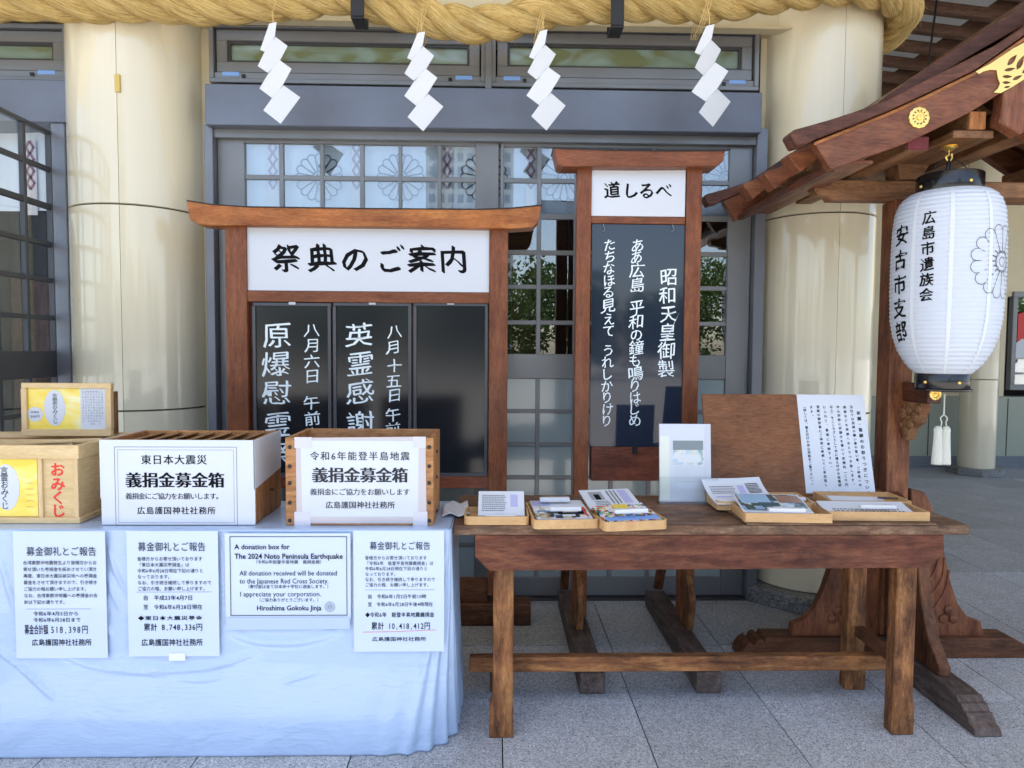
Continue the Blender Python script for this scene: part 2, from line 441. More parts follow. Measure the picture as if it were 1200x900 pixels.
PR_COMIC = printed('print_comic', [lin(.8,.8,.82), lin(.7,.08,.06), lin(.1,.3,.7), lin(.8,.6,.1), lin(.8,.8,.82), lin(.8,.4,.35), lin(.15,.5,.2), lin(.8,.8,.8), lin(.05,.05,.08)], (90,60,90), 3)
PR_DARK = printed('print_dark', [lin(.02,.02,.03), lin(.6,.62,.6), lin(.02,.02,.03), lin(.10,.22,.40), lin(.35,.25,.12), lin(.75,.76,.78), lin(.5,.45,.3)], (45,30,45), 5)
PR_PHOTO = printed('print_photo', [lin(.22,.38,.55), lin(.05,.10,.10), lin(.45,.60,.72), lin(.30,.22,.18), lin(.12,.18,.25), lin(.5,.6,.6)], (28,22,28), 9)
PR_PALE = printed('print_pale', [lin(.45,.58,.70), lin(.65,.70,.72), lin(.30,.40,.42), lin(.60,.62,.55)], (60,60,60), 2)
PR_LILAC = plain('print_lilac', lin(.42,.42,.68), .4)
YELLOW = None
def yellow():
    m, nt, b = newmat('yellow_poster')
    mp = coords(nt, (5,5,9)); n = noise(nt, mp, 1.3, 2, .5, 1)
    r = ramp(nt, n.outputs[0], [(.35, lin(.80,.56,.03)), (.55, lin(.82,.66,.12)), (.75, lin(.80,.76,.42))])
    nt.links.new(r.outputs[0], b.inputs['Base Color']); b.inputs['Roughness'].default_value = .2; b.inputs['Coat Weight'].default_value = .4
    return m
YELLOW = yellow()
FOLIAGE = plain('foliage', lin(.09,.17,.03), .6, var=.5, vscale=.6)
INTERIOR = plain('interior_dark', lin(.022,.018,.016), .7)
PLAZA = plain('plaza_gravel', lin(.45,.43,.39), .8, var=.12, vscale=1.5)

# ------------------------------------------------------------------ text
_gl = {}
def glyph(ch, bold=0.0):
    k = (ch, bold)
    if k in _gl: return _gl[k]
    c = bpy.data.curves.new('t', 'FONT'); c.body = ch; c.size = 1; c.offset = bold; c.resolution_u = 2
    o = bpy.data.objects.new('t', c)
    me = o.to_mesh()
    vs = [(v.co.x, v.co.y) for v in me.vertices]; fs = [tuple(p.vertices) for p in me.polygons]
    # make all faces wind counter-clockwise
    out = []
    for f in fs:
        a = sum(vs[f[i]][0]*vs[f[(i+1) % len(f)]][1] - vs[f[(i+1) % len(f)]][0]*vs[f[i]][1] for i in range(len(f)))
        out.append(f if a > 0 else f[::-1])
    adv = (max(v[0] for v in vs) if vs else .3)
    o.to_mesh_clear(); bpy.data.objects.remove(o); bpy.data.curves.remove(c)
    _gl[k] = (vs, out, adv); return _gl[k]

class Frame3:
    def __init__(s, o, u=(1,0,0), v=(0,0,1), n=(0,-1,0), d=.0009):
        s.o = Vector(o); s.u = Vector(u).normalized(); s.v = Vector(v).normalized(); s.n = Vector(n).normalized(); s.d = d
    def p(s, a, b, h=0): return s.o + s.u*a + s.v*b + s.n*(s.d+h)
def plane_frame(px, py, Y, d=.0009): return Frame3(at(px, py, Y), d=d)

def put(mb, fr, ch, cx, cy, w, h, bold=0, nib=0, sk=0, rot=0, brush=0, hn=0):
    """glyph centred at (cx, cy) on the frame in em box w x h; nib thickens strokes along a slanted pen, brush bends them"""
    vs, fs, _ = glyph(ch, bold)
    if not vs: return
    if brush:
        o_ = ord(ch)*.37 + cx*31
        vs = [(x + .022*brush*math.sin(y*6.2 + o_) + .010*math.sin(y*19 + x*11 + o_*2), y + .026*brush*math.sin(x*5.3 + o_*1.7) + .010*math.sin(x*21 + o_)) for x, y in vs]
    reps = 3 if nib else 1
    for k in range(reps):
        q = (k/(reps-1) - .5)*nib if reps > 1 else 0
        pts = []
        for x, y in vs:
            x_ = (x - .5 + q*(1 if hn else .75)); y_ = (y - .38 + q*(0 if hn else -.65))
            if sk: y_ += sk*x_
            x_ *= w; y_ *= h
            if rot: x_, y_ = x_*math.cos(rot) - y_*math.sin(rot), x_*math.sin(rot) + y_*math.cos(rot)
            pts.append(fr.p(cx + x_, cy + y_, k*4e-5))
        mb.mesh(pts, fs)
def vtext(mb, fr, txt, cx, ytop, size, pitch, bold=0, nib=0, sk=0, jit=0, w=1.0):
    rnd = random.Random(hash(len(txt)) + 5); y = ytop
    for ch in txt:
        if ch != ' ' and ch != '　':
            rot = 0; dx = dy = 0
            s_ = size*(1 + jit*rnd.uniform(-.8, .6))
            if ch in 'ー（）()「」～': rot = -PI/2
            if ch in '、。': dx, dy = size*.55, size*.5
            put(mb, fr, ch, cx + dx + jit*size*rnd.uniform(-.3, .3), y - pitch/2 + dy, s_*w, s_, bold, nib, sk + jit*rnd.uniform(-.4, .4), rot)
        y -= pitch*(.55 if ch in ' 　' else 1)
def htext(mb, fr, txt, x0, cy, size, pitch=None, bold=0, nib=0, w=1.0, sk=0, length=None):
    """Japanese line: full-width cells, half-width digits as their own cells; fitted into length if given"""
    cell = []
    for ch in txt: cell.append(.55 if ch.isascii() else 1.0)
    tot = sum(cell)
    pitch = pitch or size
    if length: pitch = length / tot
    x = x0
    for ch, c in zip(txt, cell):
        if ch not in ' 　':
            vs, fs, adv = glyph(ch, bold)
            cw = size*w
            off = 0
            if ch.isascii(): off = (.5 - (adv + (min(v[0] for v in vs) if vs else 0))/2)*cw
            put(mb, fr, ch, x + c*pitch/2 + off, cy, cw, size, bold, nib, sk, hn=1)
        x += c*pitch
def ltext(mb, fr, txt, x0, cy, length, size, bold=0):
    """latin line with the font's own spacing, fitted to a length"""
    c = bpy.data.curves.new('t', 'FONT'); c.body = txt; c.size = 1; c.offset = bold; c.resolution_u = 2
    o = bpy.data.objects.new('t', c); me = o.to_mesh()
    vs = [(v.co.x, v.co.y) for v in me.vertices]; W = max(v[0] for v in vs)
    fs = []
    for p in me.polygons:
        f = tuple(p.vertices)
        a = sum(vs[f[i]][0]*vs[f[(i+1) % len(f)]][1] - vs[f[(i+1) % len(f)]][0]*vs[f[i]][1] for i in range(len(f)))
        fs.append(f if a > 0 else f[::-1])
    mb.mesh([fr.p(x0 + x/W*length, cy + (y-.33)*size) for x, y in vs], fs)
    o.to_mesh_clear(); bpy.data.objects.remove(o); bpy.data.curves.remove(c)
def ribbon(mb, fr, pts, wd, closed=False, h=0, mapf=None):
    n = len(pts); f = mapf or (lambda a, b: fr.p(a, b, h))
    rng = range(n if closed else n-1)
    for i in rng:
        a = Vector(pts[i]); b = Vector(pts[(i+1) % n]); d = (b-a)
        if d.length < 1e-9: continue
        e = d.normalized()*wd*.25; nn = Vector((-d.y, d.x)).normalized()*wd/2
        a2 = a - e; b2 = b + e
        mb.poly([f(*(a2-nn)), f(*(b2-nn)), f(*(b2+nn)), f(*(a2+nn))])
def rect_line(mb, fr, x0, x1, y0, y1, wd):
    for (a, b, c, d) in ((x0, x1, y0, y0+wd), (x0, x1, y1-wd, y1), (x0, x0+wd, y0, y1), (x1-wd, x1, y0, y1)):
        mb.poly([fr.p(a, c), fr.p(b, c), fr.p(b, d), fr.p(a, d)])
def crest(mb, fr, cx, cy, rad, wd, n=16, inner=True, mapf=None, ph=0):
    def petal(a):
        pts = []; ca, sa = math.cos(a), math.sin(a); hw = rad*math.sin(PI/n)*.86
        rt = rad - hw; path = [(rad*.28, -hw*.30)]
        for t in range(9):
            th = -PI/2 + PI*t/8; path.append((rt + hw*math.cos(th), hw*math.sin(th)))
        path.append((rad*.28, hw*.30))
        return [(cx + x*ca - y*sa, cy + x*sa + y*ca) for x, y in path]
    for k in range(n): ribbon(mb, fr, petal(2*PI*k/n + ph), wd, True, mapf=mapf)
    if inner:
        for r_ in (.24, .12):
            ribbon(mb, fr, [(cx + rad*r_*math.cos(2*PI*k/16)*(1 + .12*(k % 2)), cy + rad*r_*math.sin(2*PI*k/16)*(1 + .12*(k % 2))) for k in range(16)], wd, True, mapf=mapf)
def disc(mb, fr, cx, cy, rx, ry=None, h=0, n=28):
    ry = ry or rx
    mb.poly([fr.p(cx + rx*math.cos(2*PI*k/n), cy + ry*math.sin(2*PI*k/n), h) for k in range(n)])

def pxz(pts, Y): return [at(x, y, Y) for x, y in pts]
def pbox(mb, x0, x1, y0, y1, Y, dep):
    """box whose front face covers the photo rectangle at distance Y"""
    xm, ym = (x0+x1)/2, (y0+y1)/2
    mb.box(at(x0, ym, Y).x, at(x1, ym, Y).x, Y, Y+dep, at(xm, y1, Y).z, at(xm, y0, Y).z); return mb
def fx(px, Y, py=300): return at(px, py, Y).x
def fz(py, Y, px=580): return at(px, py, Y).z

# ================================================================== SETTING
YF = 4.04          # face of the doors
gm = MB(); gm.poly([(-150,-150,-.012), (150,-150,-.012), (150,150,-.012), (-150,150,-.012)])
go = gm.build('ground', PLAZA, org=(0,0,-.012)); go['kind'] = 'structure'
# granite terrace in single tiles
jm = MB(); jm.box(-6, 12, .9, 12, -.010, -.007)
fl = jm.build('floor', JOINT, org=(0,0,-.007)); fl['kind'] = 'structure'
TW = .5565; TX0 = at(590, 900, Z=0).x; TY0 = at(590, 826.5, Z=0).y; TD = .568
tm = MB(); tm.box(0, TW-.005, 0, TD-.006, -.006, .007)
t0 = tm.build('paving_tile', TILE, fl)
first = True
for i in range(-6, 14):
    for j in range(-2, 12):
        X = TX0 + i*TW; Y = TY0 + j*TD
        pc = 580 + X/max(Y, .5)*F
        if i < -5 and j > 2 or Y > 9.1 or Y < 1.2: continue
        if pc > 2300 or pc < -700: continue
        if Y > YF+.3 and X < 1.0: continue
        o = t0 if first else t0.copy()
        if not first: C.objects.link(o); o.parent = fl
        o.location = (X - fl.location.x, Y - fl.location.y, 0.0 - fl.location.z - .007); first = False
# unseen roof over the terrace, added to block sun and tune skylight
cm = MB(); cm.box(-9, 3.0, .2, 9, 4.9, 5.05); cm.box(3.0, 12, .2, 5.2, 4.9, 5.05)
co = cm.build('added_ceiling', plain('added_soffit', lin(.72,.66,.52), .6, var=.1, vscale=1)); co['kind'] = 'structure'

# ---------------------------------------------------------------- hall
hall = thing('shrine_hall', 'cream walled hall front with blue grey beams and slim transom windows', 'building', (0, YF, 0))
XL, XR = fx(246, YF), fx(889, YF); c1_edge = fx(246, YF)-.10
# cream lintel above the transoms
m = MB(); m.box(-6, 2.25, YF-.02, YF+.3, fz(31, YF), 4.7); m.build('lintel', CREAMWALL, hall)
m = MB(); m.box(-6, 2.0, YF-.10, YF-.023, fz(27.5, YF-.1), fz(24.5, YF-.1)); m.build('lintel_trim', CREAMWALL, hall, bevel=.003)
# blue grey beams
YB = 3.925
m = MB(); pbox(m, 240, 893, 103, 151, YB, .3); m.build('beam', BEAM, hall, bevel=.004)
m = MB(); m.box(-6, fx(84, YB), YB, YB+.3, fz(143, YB, 40), fz(93, YB, 40)); m.build('beam', BEAM, hall, bevel=.004)
# door head, jambs, mullion, sill
m = MB(); m.box(fx(248, YF), fx(888, YF), YF-.04, YF+.1, fz(168, YF, 570), fz(152, YF, 570)); m.build('door_head', FRAME, hall, bevel=.003)
m = MB(); m.box(fx(246, YF), fx(256, YF), YF-.06, YF+.1, .01, fz(150, YF, 250)); m.build('jamb', JAMB, hall, bevel=.003)
m = MB(); m.box(fx(880, YF), fx(892, YF), YF-.06, YF+.1, .01, fz(154, YF, 880)); m.build('jamb', JAMB, hall, bevel=.003)
m = MB(); m.box(fx(76, YF), fx(92, YF), YF-.10, YF+.1, .01, fz(140, YF, 80)); m.build('jamb', JAMB, hall, bevel=.004)
m = MB(); m.box(fx(70, YF), fx(76.5, YF), YF-.04, YF+.1, .01, fz(140, YF, 80)); m.build('jamb', FRAMEDK, hall, bevel=.002)
m = MB(); m.box(XL, XR, YF-.05, YF+.12, .0, .016); m.build('door_sill', FRAMEDK, hall)
m = MB(); m.box(c1_edge, fx(246, YF)-.001, YF+.085, YF+.1, .0, fz(31, YF)-.001); m.build('wall_return', CREAMWALL, hall)
m = MB(); m.box(fx(892, YF)+.001, fx(892, YF)+.20, YF+.085, YF+.1, .0, fz(31, YF)-.001); m.build('wall_return', CREAMWALL, hall)
# transom windows
def transom(x0, x1, y0, y1, mull):
    fr = MB(); X0, X1 = fx(x0, YF, 60), fx(x1, YF, 60); xm = (x0+x1)/2; Z1, Z0 = fz(y0, YF, xm), fz(y1, YF, xm)
    k = mpp(YF)
    def ring(mb, a, b, c, d, wd, ya, yb):
        mb.box(a, b, ya, yb, d-wd, d); mb.box(a, b, ya, yb, c, c+wd); mb.box(a, a+wd, ya, yb, c+wd, d-wd); mb.box(b-wd, b, ya, yb, c+wd, d-wd)
    ring(fr, X0, X1, Z0, Z1, 5*k, YF-.03, YF+.09)
    f = fr.build('transom_window', FRAME, hall, bevel=.003)
    s = MB(); ring(s, X0+6.5*k, X1-6.5*k, Z0+13*k, Z1-6*k, 12*k, YF-.005, YF+.05); s.build('sash', FRAME, f, bevel=.003)
    s = MB(); ring(s, X0+18.6*k, X1-18.6*k, Z0+25*k, Z1-18*k, 2.5*k, YF+.01, YF+.045); s.build('gasket', FRAMEDK, f)
    s = MB(); s.box(X0+5*k, X1-5*k, YF-.018, YF+.03, Z0+5.2*k, Z0+12*k); s.build('sash_rail', FRAME, f, bevel=.002)
    s = MB(); s.box(X0+20*k, X1-20*k, YF+.03, YF+.036, Z0+26*k, Z1-19*k); s.build('pane', TRGLASS, f)
    for q in (X0+14*k, X1-34*k):
        s = MB(); s.box(q, q+19*k, YF-.0200, YF-.0185, Z0+8*k, Z0+12.3*k); s.build('sticker', STICKER, f)
        s = MB(); lq = q+22*k if q < (X0+X1)/2 else q-8*k; s.box(lq, lq+4*k, YF-.026, YF-.0185, Z0+6*k, Z0+9.5*k); s.build('latch', BLACKMETAL, f)
transom(247, 569, 31, 101, 0); transom(576, 888, 34, 106, 0); transom(-240, 82, 28, 95, 0)
m = MB(); pbox(m, 568.6, 576.4, 33, 104, YF-.045, .14); m.build('mullion', FRAME, hall, bevel=.003)

# inside of the hall: dark room
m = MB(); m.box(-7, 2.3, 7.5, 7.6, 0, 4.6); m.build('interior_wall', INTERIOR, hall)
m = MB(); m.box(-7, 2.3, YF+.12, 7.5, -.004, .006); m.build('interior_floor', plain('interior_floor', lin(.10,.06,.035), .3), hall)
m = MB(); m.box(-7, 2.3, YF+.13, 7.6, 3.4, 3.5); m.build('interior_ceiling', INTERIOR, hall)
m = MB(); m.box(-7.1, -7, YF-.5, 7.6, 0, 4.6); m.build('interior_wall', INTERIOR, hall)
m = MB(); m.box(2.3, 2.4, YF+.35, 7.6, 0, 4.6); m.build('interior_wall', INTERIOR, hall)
for (a, b, c, d) in ((600, 640, 300, 420), (730, 760, 290, 420), (820, 856, 300, 420), (10, 60, 330, 430)):
    m = MB(); Yq = 6.6; m.box(fx(a, Yq), fx(b, Yq), Yq, Yq+.3, .3, fz(c, Yq)); m.build('interior_post', W_FOOT, hall, bevel=.01)
m = MB(); m.box(-5.5, -2.9, 5.3, 5.9, .55, .62); m.box(-5.5, -2.9, 5.4, 5.45, 0, .55); m.build('interior_shelf', W_BEAM, hall)
# ---------------------------------------------------------------- lattice doors
ROWS_UP = [(172.5, 208), (213.5, 249.5), (256, 292.5), (298, 333), (338, 375), (380, 415)]
ROWS_LO = [(443, 479.5), (484, 518.5), (523, 557.5), (562, 596.5), (601, 636), (640.5, 677)]
def door(name, label, X0, X1, cols, axis='x', Yp=YF, lower=FROST, FRAME=FRAME, GLASS=GLASS):
    """lattice door in the facade plane (axis x) or standing open at right angles (axis y). cols = pane edges along the leaf"""
    root = thing(name, label, 'door', ((X0+X1)/2, Yp, 0) if axis == 'x' else (Yp, (X0+X1)/2, 0), 'lattice doors of the hall')
    T = .035
    def bx(a, b, z0, z1, dy0=0.0, dy1=T):
        mb = MB()
        if axis == 'x': mb.box(a, b, Yp+dy0, Yp+dy1, z0, z1)
        else: mb.box(Yp-dy1, Yp-dy0, a, b, z0, z1)
        return mb
    ZT = fz(165, YF, 420); zr = lambda y: fz(y, YF, 580)
    c0, c1 = cols[0][0], cols[-1][1]
    bx(X0, c0, .02, ZT).build('stile', FRAME, root, bevel=.003)
    bx(c1, X1, .02, ZT).build('stile', FRAME, root, bevel=.003)
    bx(c0, c1, zr(ROWS_UP[0][0]-1), ZT, 0, T).build('rail', FRAME, root, bevel=.003)
    bx(c0, c1, zr(443.5), zr(414.5), 0, T).build('rail', FRAME, root, bevel=.003)
    bx(c0, c1, .02, zr(676.5), 0, T).build('rail', FRAME, root, bevel=.003)
    proto = None
    for rows, lowr in ((ROWS_UP, 0), (ROWS_LO, 1)):
        zt, zb = zr(rows[0][0]-1), zr(rows[-1][1]+ .5)
        for k in range(len(cols)-1):
            bx(cols[k][1], cols[k+1][0], zb, zt, .004, T-.004).build('muntin', FRAME, root, bevel=.002)
        for k in range(len(rows)-1):
            bx(c0, c1, zr(rows[k+1][0]), zr(rows[k][1]), .006, T-.006).build('muntin', FRAME, root, bevel=.002)
        for (ra, rb) in rows:
            for (a, b) in cols:
                bx(a-.002, b+.002, zr(rb)-.002, zr(ra)+.002, .016, .020).build('pane', lower if lowr else GLASS, root)
    return root
cA = [(288, 328), (333, 375.5), (380, 422), (427, 467), (471, 512.5), (517, 557)]
cB = [(590, 629), (634, 672.5), (678, 717), (722, 762), (767, 807), (812, 853)]
toX = lambda cs: [(fx(a, YF), fx(b, YF)) for a, b in cs]
door('lattice_door', 'left of the two closed lattice doors, mostly hidden behind the wide festival notice board', fx(256.5, YF), fx(558, YF)+.13, toX(cA))
door('lattice_door', 'right closed lattice door behind the tall narrow notice board', fx(560, YF)+.13, fx(879.5, YF), toX(cB))
# open leaf at the left
XO = at(75, 300, Y=YF).x + .005
oc = [(XO, 0)]
ys = [YF-.02-.06]
cols = []
y = YF-.10
for k in range(5):
    cols.append((y-.198, y)); y -= .223
cols = cols[::-1]
door('lattice_door', 'shade-darkened lattice door leaf swung open at right angles at the far left', cols[0][0]-.12, YF-.05, cols, 'y', XO, GLASSD, FRAMEDK, GLASSD)  # shadowed, backlit look of this leaf put into a darker frame colour

# ---------------------------------------------------------------- curtain
YC = YF+.085
cu = thing('curtain', 'white curtain with chrysanthemum crests hanging behind the door lattice', 'curtain', (0, YC, fz(255, YC)))
zt, zb = fz(150, YC), fz(253.5, YC)
m = MB(); m.grid(lambda u, v: (-5.5 + 7.6*u, YC + .012*math.sin(u*95) + .006*math.sin(u*41+1), zb + (zt-zb)*v), 400, 3); m.build('cloth', CURTAIN, cu, smooth=True)
m = MB(); b1 = MB(); b2 = MB()
fr = Frame3((0, YC-.022, 0), d=.001)
sc = YC/YF
def cxy(px, py): p = at(px, py, YC-.022); return p.x, p.z
for px in (374, 469.5, 567, 661, 757, 852):
    x_, z_ = cxy(px, 208); crest(m, fr, x_, z_, 27*mpp(YC), .0075)
m.build('crest', CRESTP, cu)
for px in (320, 418, 524, 622, 716, 812, 36, -50):
    x0, z0 = cxy(px-6, 252); x1, z1 = cxy(px+6, 165)
    b1.poly([fr.p(x0, z0), fr.p(x1, z0), fr.p(x1, z1), fr.p(x0, z1)])
    for s_ in (-1, 1):
        pts = []
        for k in range(9):
            zz = z1 - .005 - k*(.055 if True else 0)*.62; pts.append(((x0+x1)/2 + s_*(.022 if k % 2 else .002), zz))
        ribbon(b2, fr, pts, .015, h=.001)
b1.build('braid', BRAID, cu); b2.build('braid_pattern', BRAIDRED, cu)

# ---------------------------------------------------------------- columns
def column(px_l, px_r, cy, label, seam=0):
    al, ar = math.atan((px_l-580)/F), math.atan((px_r-580)/F); mid = (al+ar)/2; half = (ar-al)/2
    dist = cy/math.cos(mid); r = dist*math.sin(half); cx = cy*math.tan(mid)
    root = thing('column', label, 'column', (cx, cy, 0), 'cream columns of the hall front')
    # panels: between horizontal joints, two half shells each
    joints = [.105, fz(484, cy-r, 580), fz(243.5, cy-r, 580), 4.75]
    va = math.atan2(-cy, -cx) + seam
    for k in range(3):
        za, zb_ = joints[k], joints[k+1]
        for h in range(3):
            a0 = va + h*2*PI/3 + .0035; a1 = va + (h+1)*2*PI/3 - .0035
            mb = MB(); g2 = .0028
            mb.lathe([(r-.012, za+g2), (r, za+g2+.003), (r, zb_-g2-.003), (r-.012, zb_-g2)], cx, cy, 28, a0, a1, cap=False)
            # side returns
            for a in (a0, a1):
                c_, s_ = math.cos(a), math.sin(a)
                mb.poly([(cx+(r-.02)*c_, cy+(r-.02)*s_, za+g2), (cx+r*c_, cy+r*s_, za+g2), (cx+r*c_, cy+r*s_, zb_-g2), (cx+(r-.02)*c_, cy+(r-.02)*s_, zb_-g2)])
            mb.build('shell_panel', CREAM, root, autos=40)
    mb = MB(); mb.lathe([(r-.013, .1), (r-.013, 4.74)], cx, cy, 48); mb.build('core', plain('column_joint', lin(.06,.055,.045), .9), root, autos=40)
    # octagonal granite plinth
    R1 = r+.085
    mb = MB(); pts = []
    for k in range(8):
        a = PI/8 + k*PI/4; pts.append((cx + R1/math.cos(PI/8)*math.cos(a), cy + R1/math.cos(PI/8)*math.sin(a), 0.007))
    top = []
    R2 = r+.07
    for k in range(8):
        a = PI/8 + k*PI/4; top.append((cx + R2/math.cos(PI/8)*math.cos(a), cy + R2/math.cos(PI/8)*math.sin(a), .105))
    n = 8; vs = pts + [(p[0], p[1], .092) for p in pts] + top
    fs = [tuple(range(7, -1, -1)), tuple(range(16, 24))]
    for l_ in (0, 8):
        for k in range(8): fs.append((l_+k, l_+(k+1) % 8, l_+8+(k+1) % 8, l_+8+k))
    mb.mesh(vs, fs); mb.build('plinth', PLINTH, root, bevel=.005)
    return cx, cy, r
c1 = column(92, 250.5, 4.12, 'cream column at the left, with a small yellow tag, beside the open door', -.29)
c2 = column(885.5, 1028.5, 4.15, 'cream column behind the little wooden roof at the right', .388)
# small yellow tag on the left column
p = at(138.5, 98, Y=c1[1]-c1[2]*.98)
m = MB(); m.box(p.x-.013, p.x+.013, p.y-.012, p.y+.03, p.z-.046, p.z+.046); tag(m.build('door_tag', plain('yellow_plastic', lin(.62,.45,.12), .5), bevel=.002), 'small yellow plastic tag fixed high on the left column', 'tag')

# ---------------------------------------------------------------- rope
YR = 3.70
rp = [(-260,-4),(-160,0),(-60,3),(0,4),(100,5),(200,7),(250,9),(330,4),(400,-3),(450,9),(500,22),(545,31),(600,25),(655,12),(715,6),(760,6),(830,7),(880,1),(930,-8),(980,-13)]
path = [at(x, y-1.5, YR) for x, y in rp]
def on_col(a, z): return Vector((c2[0] + (c2[2]+.10)*math.cos(a), c2[1] + (c2[2]+.10)*math.sin(a), z))
zr_ = path[-1].z
for k, a in enumerate((-70, -48, -26, -4, 18, 45, 75)):
    path.append(on_col(R(a), zr_ - .0012*k*k))
def catmull(P, n=10):
    out = []
    for i in range(len(P)-1):
        p0, p1, p2, p3 = P[max(i-1,0)], P[i], P[i+1], P[min(i+2, len(P)-1)]
        for k in range(n):
            t = k/n
            out.append(.5*((2*p1) + (p2-p0)*t + (2*p0-5*p1+4*p2-p3)*t*t + (3*p1-p0-3*p2+p3)*t**3))
    out.append(P[-1]); return out
cp = catmull(path, 14)
# resample
L_ = [0]
for i in range(1, len(cp)): L_.append(L_[-1] + (cp[i]-cp[i-1]).length)
tot = L_[-1]; N = 520; rs = []; j = 0
for i in range(N+1):
    s_ = tot*i/N
    while j < len(L_)-2 and L_[j+1] < s_: j += 1
    t = (s_-L_[j])/max(1e-9, L_[j+1]-L_[j]); rs.append(cp[j].lerp(cp[j+1], t))
rope = thing('shimenawa_rope', 'thick twisted straw rope hung across the top of the hall front', 'rope', path[10])
ph0 = 0; strands = [[], [], []]
a = None
for i, p in enumerate(rs):
    t = (rs[min(i+1, N)] - rs[max(i-1, 0)]).normalized()
    if a is None: a = t.cross(Vector((0,0,1))).normalized()
    else: a = (a - t*a.dot(t)).normalized()
    b = t.cross(a); s_ = tot*i/N
    for k in range(3):
        th = 2*PI*s_/.54 + 2*PI*k/3
        strands[k].append(p + (a*math.cos(th) + b*math.sin(th))*.046)
for k in range(3):
    rad = [.049 + .004*math.sin(i*.31 + k*2) for i in range(N+1)]
    mb = MB(); mb.tube(strands[k], rad, 44, vs=1.6, ridge=.028); mb.build('strand', ROPE, rope, smooth=True)
# loose straw fibres
mb = MB(); rnd = random.Random(3)
for q in range(6500):
    i = rnd.randrange(4, N-4); k = rnd.randrange(3); c_ = strands[k][i]; t = (strands[k][i+2]-strands[k][i-2]).normalized()
    d = Vector((rnd.uniform(-1,1), rnd.uniform(-1,.6), rnd.uniform(-1,1))); d = (d - t*d.dot(t)).normalized()
    p0 = c_ + d*.051; ln = rnd.uniform(.015, .07)
    dr = (t*rnd.choice((-1,1))*rnd.uniform(.6,1) + d*rnd.uniform(.02,.45)).normalized()
    p1 = p0 + dr*ln*.5; p2 = p1 + (dr*.7 + d*.2 + Vector((0,0,-.5))).normalized()*ln*.5
    s1 = t.cross(d).normalized()*.0009
    mb.poly([p0-s1, p0+s1, p1+s1]); mb.poly([p0-s1, p1+s1, p1-s1]); mb.poly([p1-s1, p1+s1, p2])
o = mb.build('straw_fibre', STRAW, rope); o['kind'] = 'stuff'
# dangling straw at the left column
mb = MB(); mb.tube([at(x, y, 3.66) for x, y in ((192,27),(189,38),(191,52),(196,63),(200,73))], .0012, 4); mb.build('straw_stalk', STRAW, rope)
# rope hooks
for (px, ybot, lab) in ((419, 24, 'black metal strap bracket holding the rope above the left door'), (723.5, 29, 'black metal strap bracket holding the rope above the tall board')):
    mb = MB(); X = fx(px, YR-.13, 15); wd = .034; zb_ = fz(ybot, YR-.13)
    mb.box(X-wd, X+wd, YR-.135, YR-.125, zb_+.008, zb_+.30)
    mb.box(X-wd, X+wd, YR-.135, YR-.02, zb_-.004, zb_+.006); mb.box(X-wd, X+wd, YR-.02, YR-.01, zb_-.004, zb_+.05)
    tag(mb.build('rope_bracket', BLACKMETAL, bevel=.002), lab, 'bracket', 'rope brackets')
# tie cords
# ---------------------------------------------------------------- shide
segs = [
 [(698,112),(724,108),(716,155),(681,206),(662,196)],
 [(716,155),(755,183),(728,234),(688,277),(656,256),(681,206)],
 [(728,234),(770,267),(738,318),(700,362),(654,325),(688,277)],
 [(738,318),(791,356),(724,448),(670,405),(700,362)]]
flap = [[(755,183),(748,212),(733,226),(728,234)], [(770,267),(762,290),(742,312),(738,318)], [(724,448),(757,410),(762,398),(791,356)]]
YS = 3.545
spots = [(320, 27, 1.0, .03, 'leftmost of the four zigzag paper streamers on the rope, by the left column'),
         (494, 38, .985, -.02, 'zigzag paper streamer hanging left of the centre mullion, second on the rope'),
         (637, 36, 1.0, 0, 'zigzag paper streamer just right of the centre mullion, third on the rope'),
         (832, 30, 1.02, .01, 'rightmost of the four zigzag paper streamers, near the right column')]
for n_, (px, py, s_, rot, lab) in enumerate(spots):
    top = at(px, py, YS); root = thing('paper_streamer', lab, 'paper streamer', top, 'zigzag paper streamers on the rope')
    k = mpp(YS)/3*s_
    def T(x, y, dy=0):
        x_ = (x-711)*k; z_ = -(y-110)*k
        return (top.x + x_*math.cos(rot) - z_*math.sin(rot), top.y + dy, top.z + x_*math.sin(rot) + z_*math.cos(rot))
    for q, sg in enumerate(segs):
        cxm = sum(p[0] for p in sg)/len(sg)
        tilt = (.00025 if q % 2 else -.00020)*(1 + .3*n_)
        mb = MB(); mb.prism([T(x, y, (x-cxm)*tilt - .0016*q) for x, y in sg], (0, .0009, 0)); mb.build('fold', PAPER2, root)
    for q, sg in enumerate(flap[:0]):
        mb = MB(); mb.prism([T(x + 1, y + 5, .0013) for x, y in sg], (0, .0009, 0)); mb.build('fold', PAPER2, root)
    mb = MB(); mb.tube([(top.x, top.y+.01, top.z-.01), (top.x-.003, top.y+.0, top.z+.05), (top.x-.002, top.y+.06, top.z+.14)], .0022, 5); mb.build('cord', STRAW, root)
    mb = MB()
    for q in range(3):
        aa = [(top.x + .012*(q-1) + .028*math.cos(t), YR + .108*math.sin(t) - 0, at(px, py, YS).z + .115 + .108*math.cos(t)) for t in [PI*2*z/24 for z in range(25)]]
        mb.tube(aa, .0022, 5)
    if n_ in (1, 2, 3): mb.build('binding', STRAW, root)
    else: pass

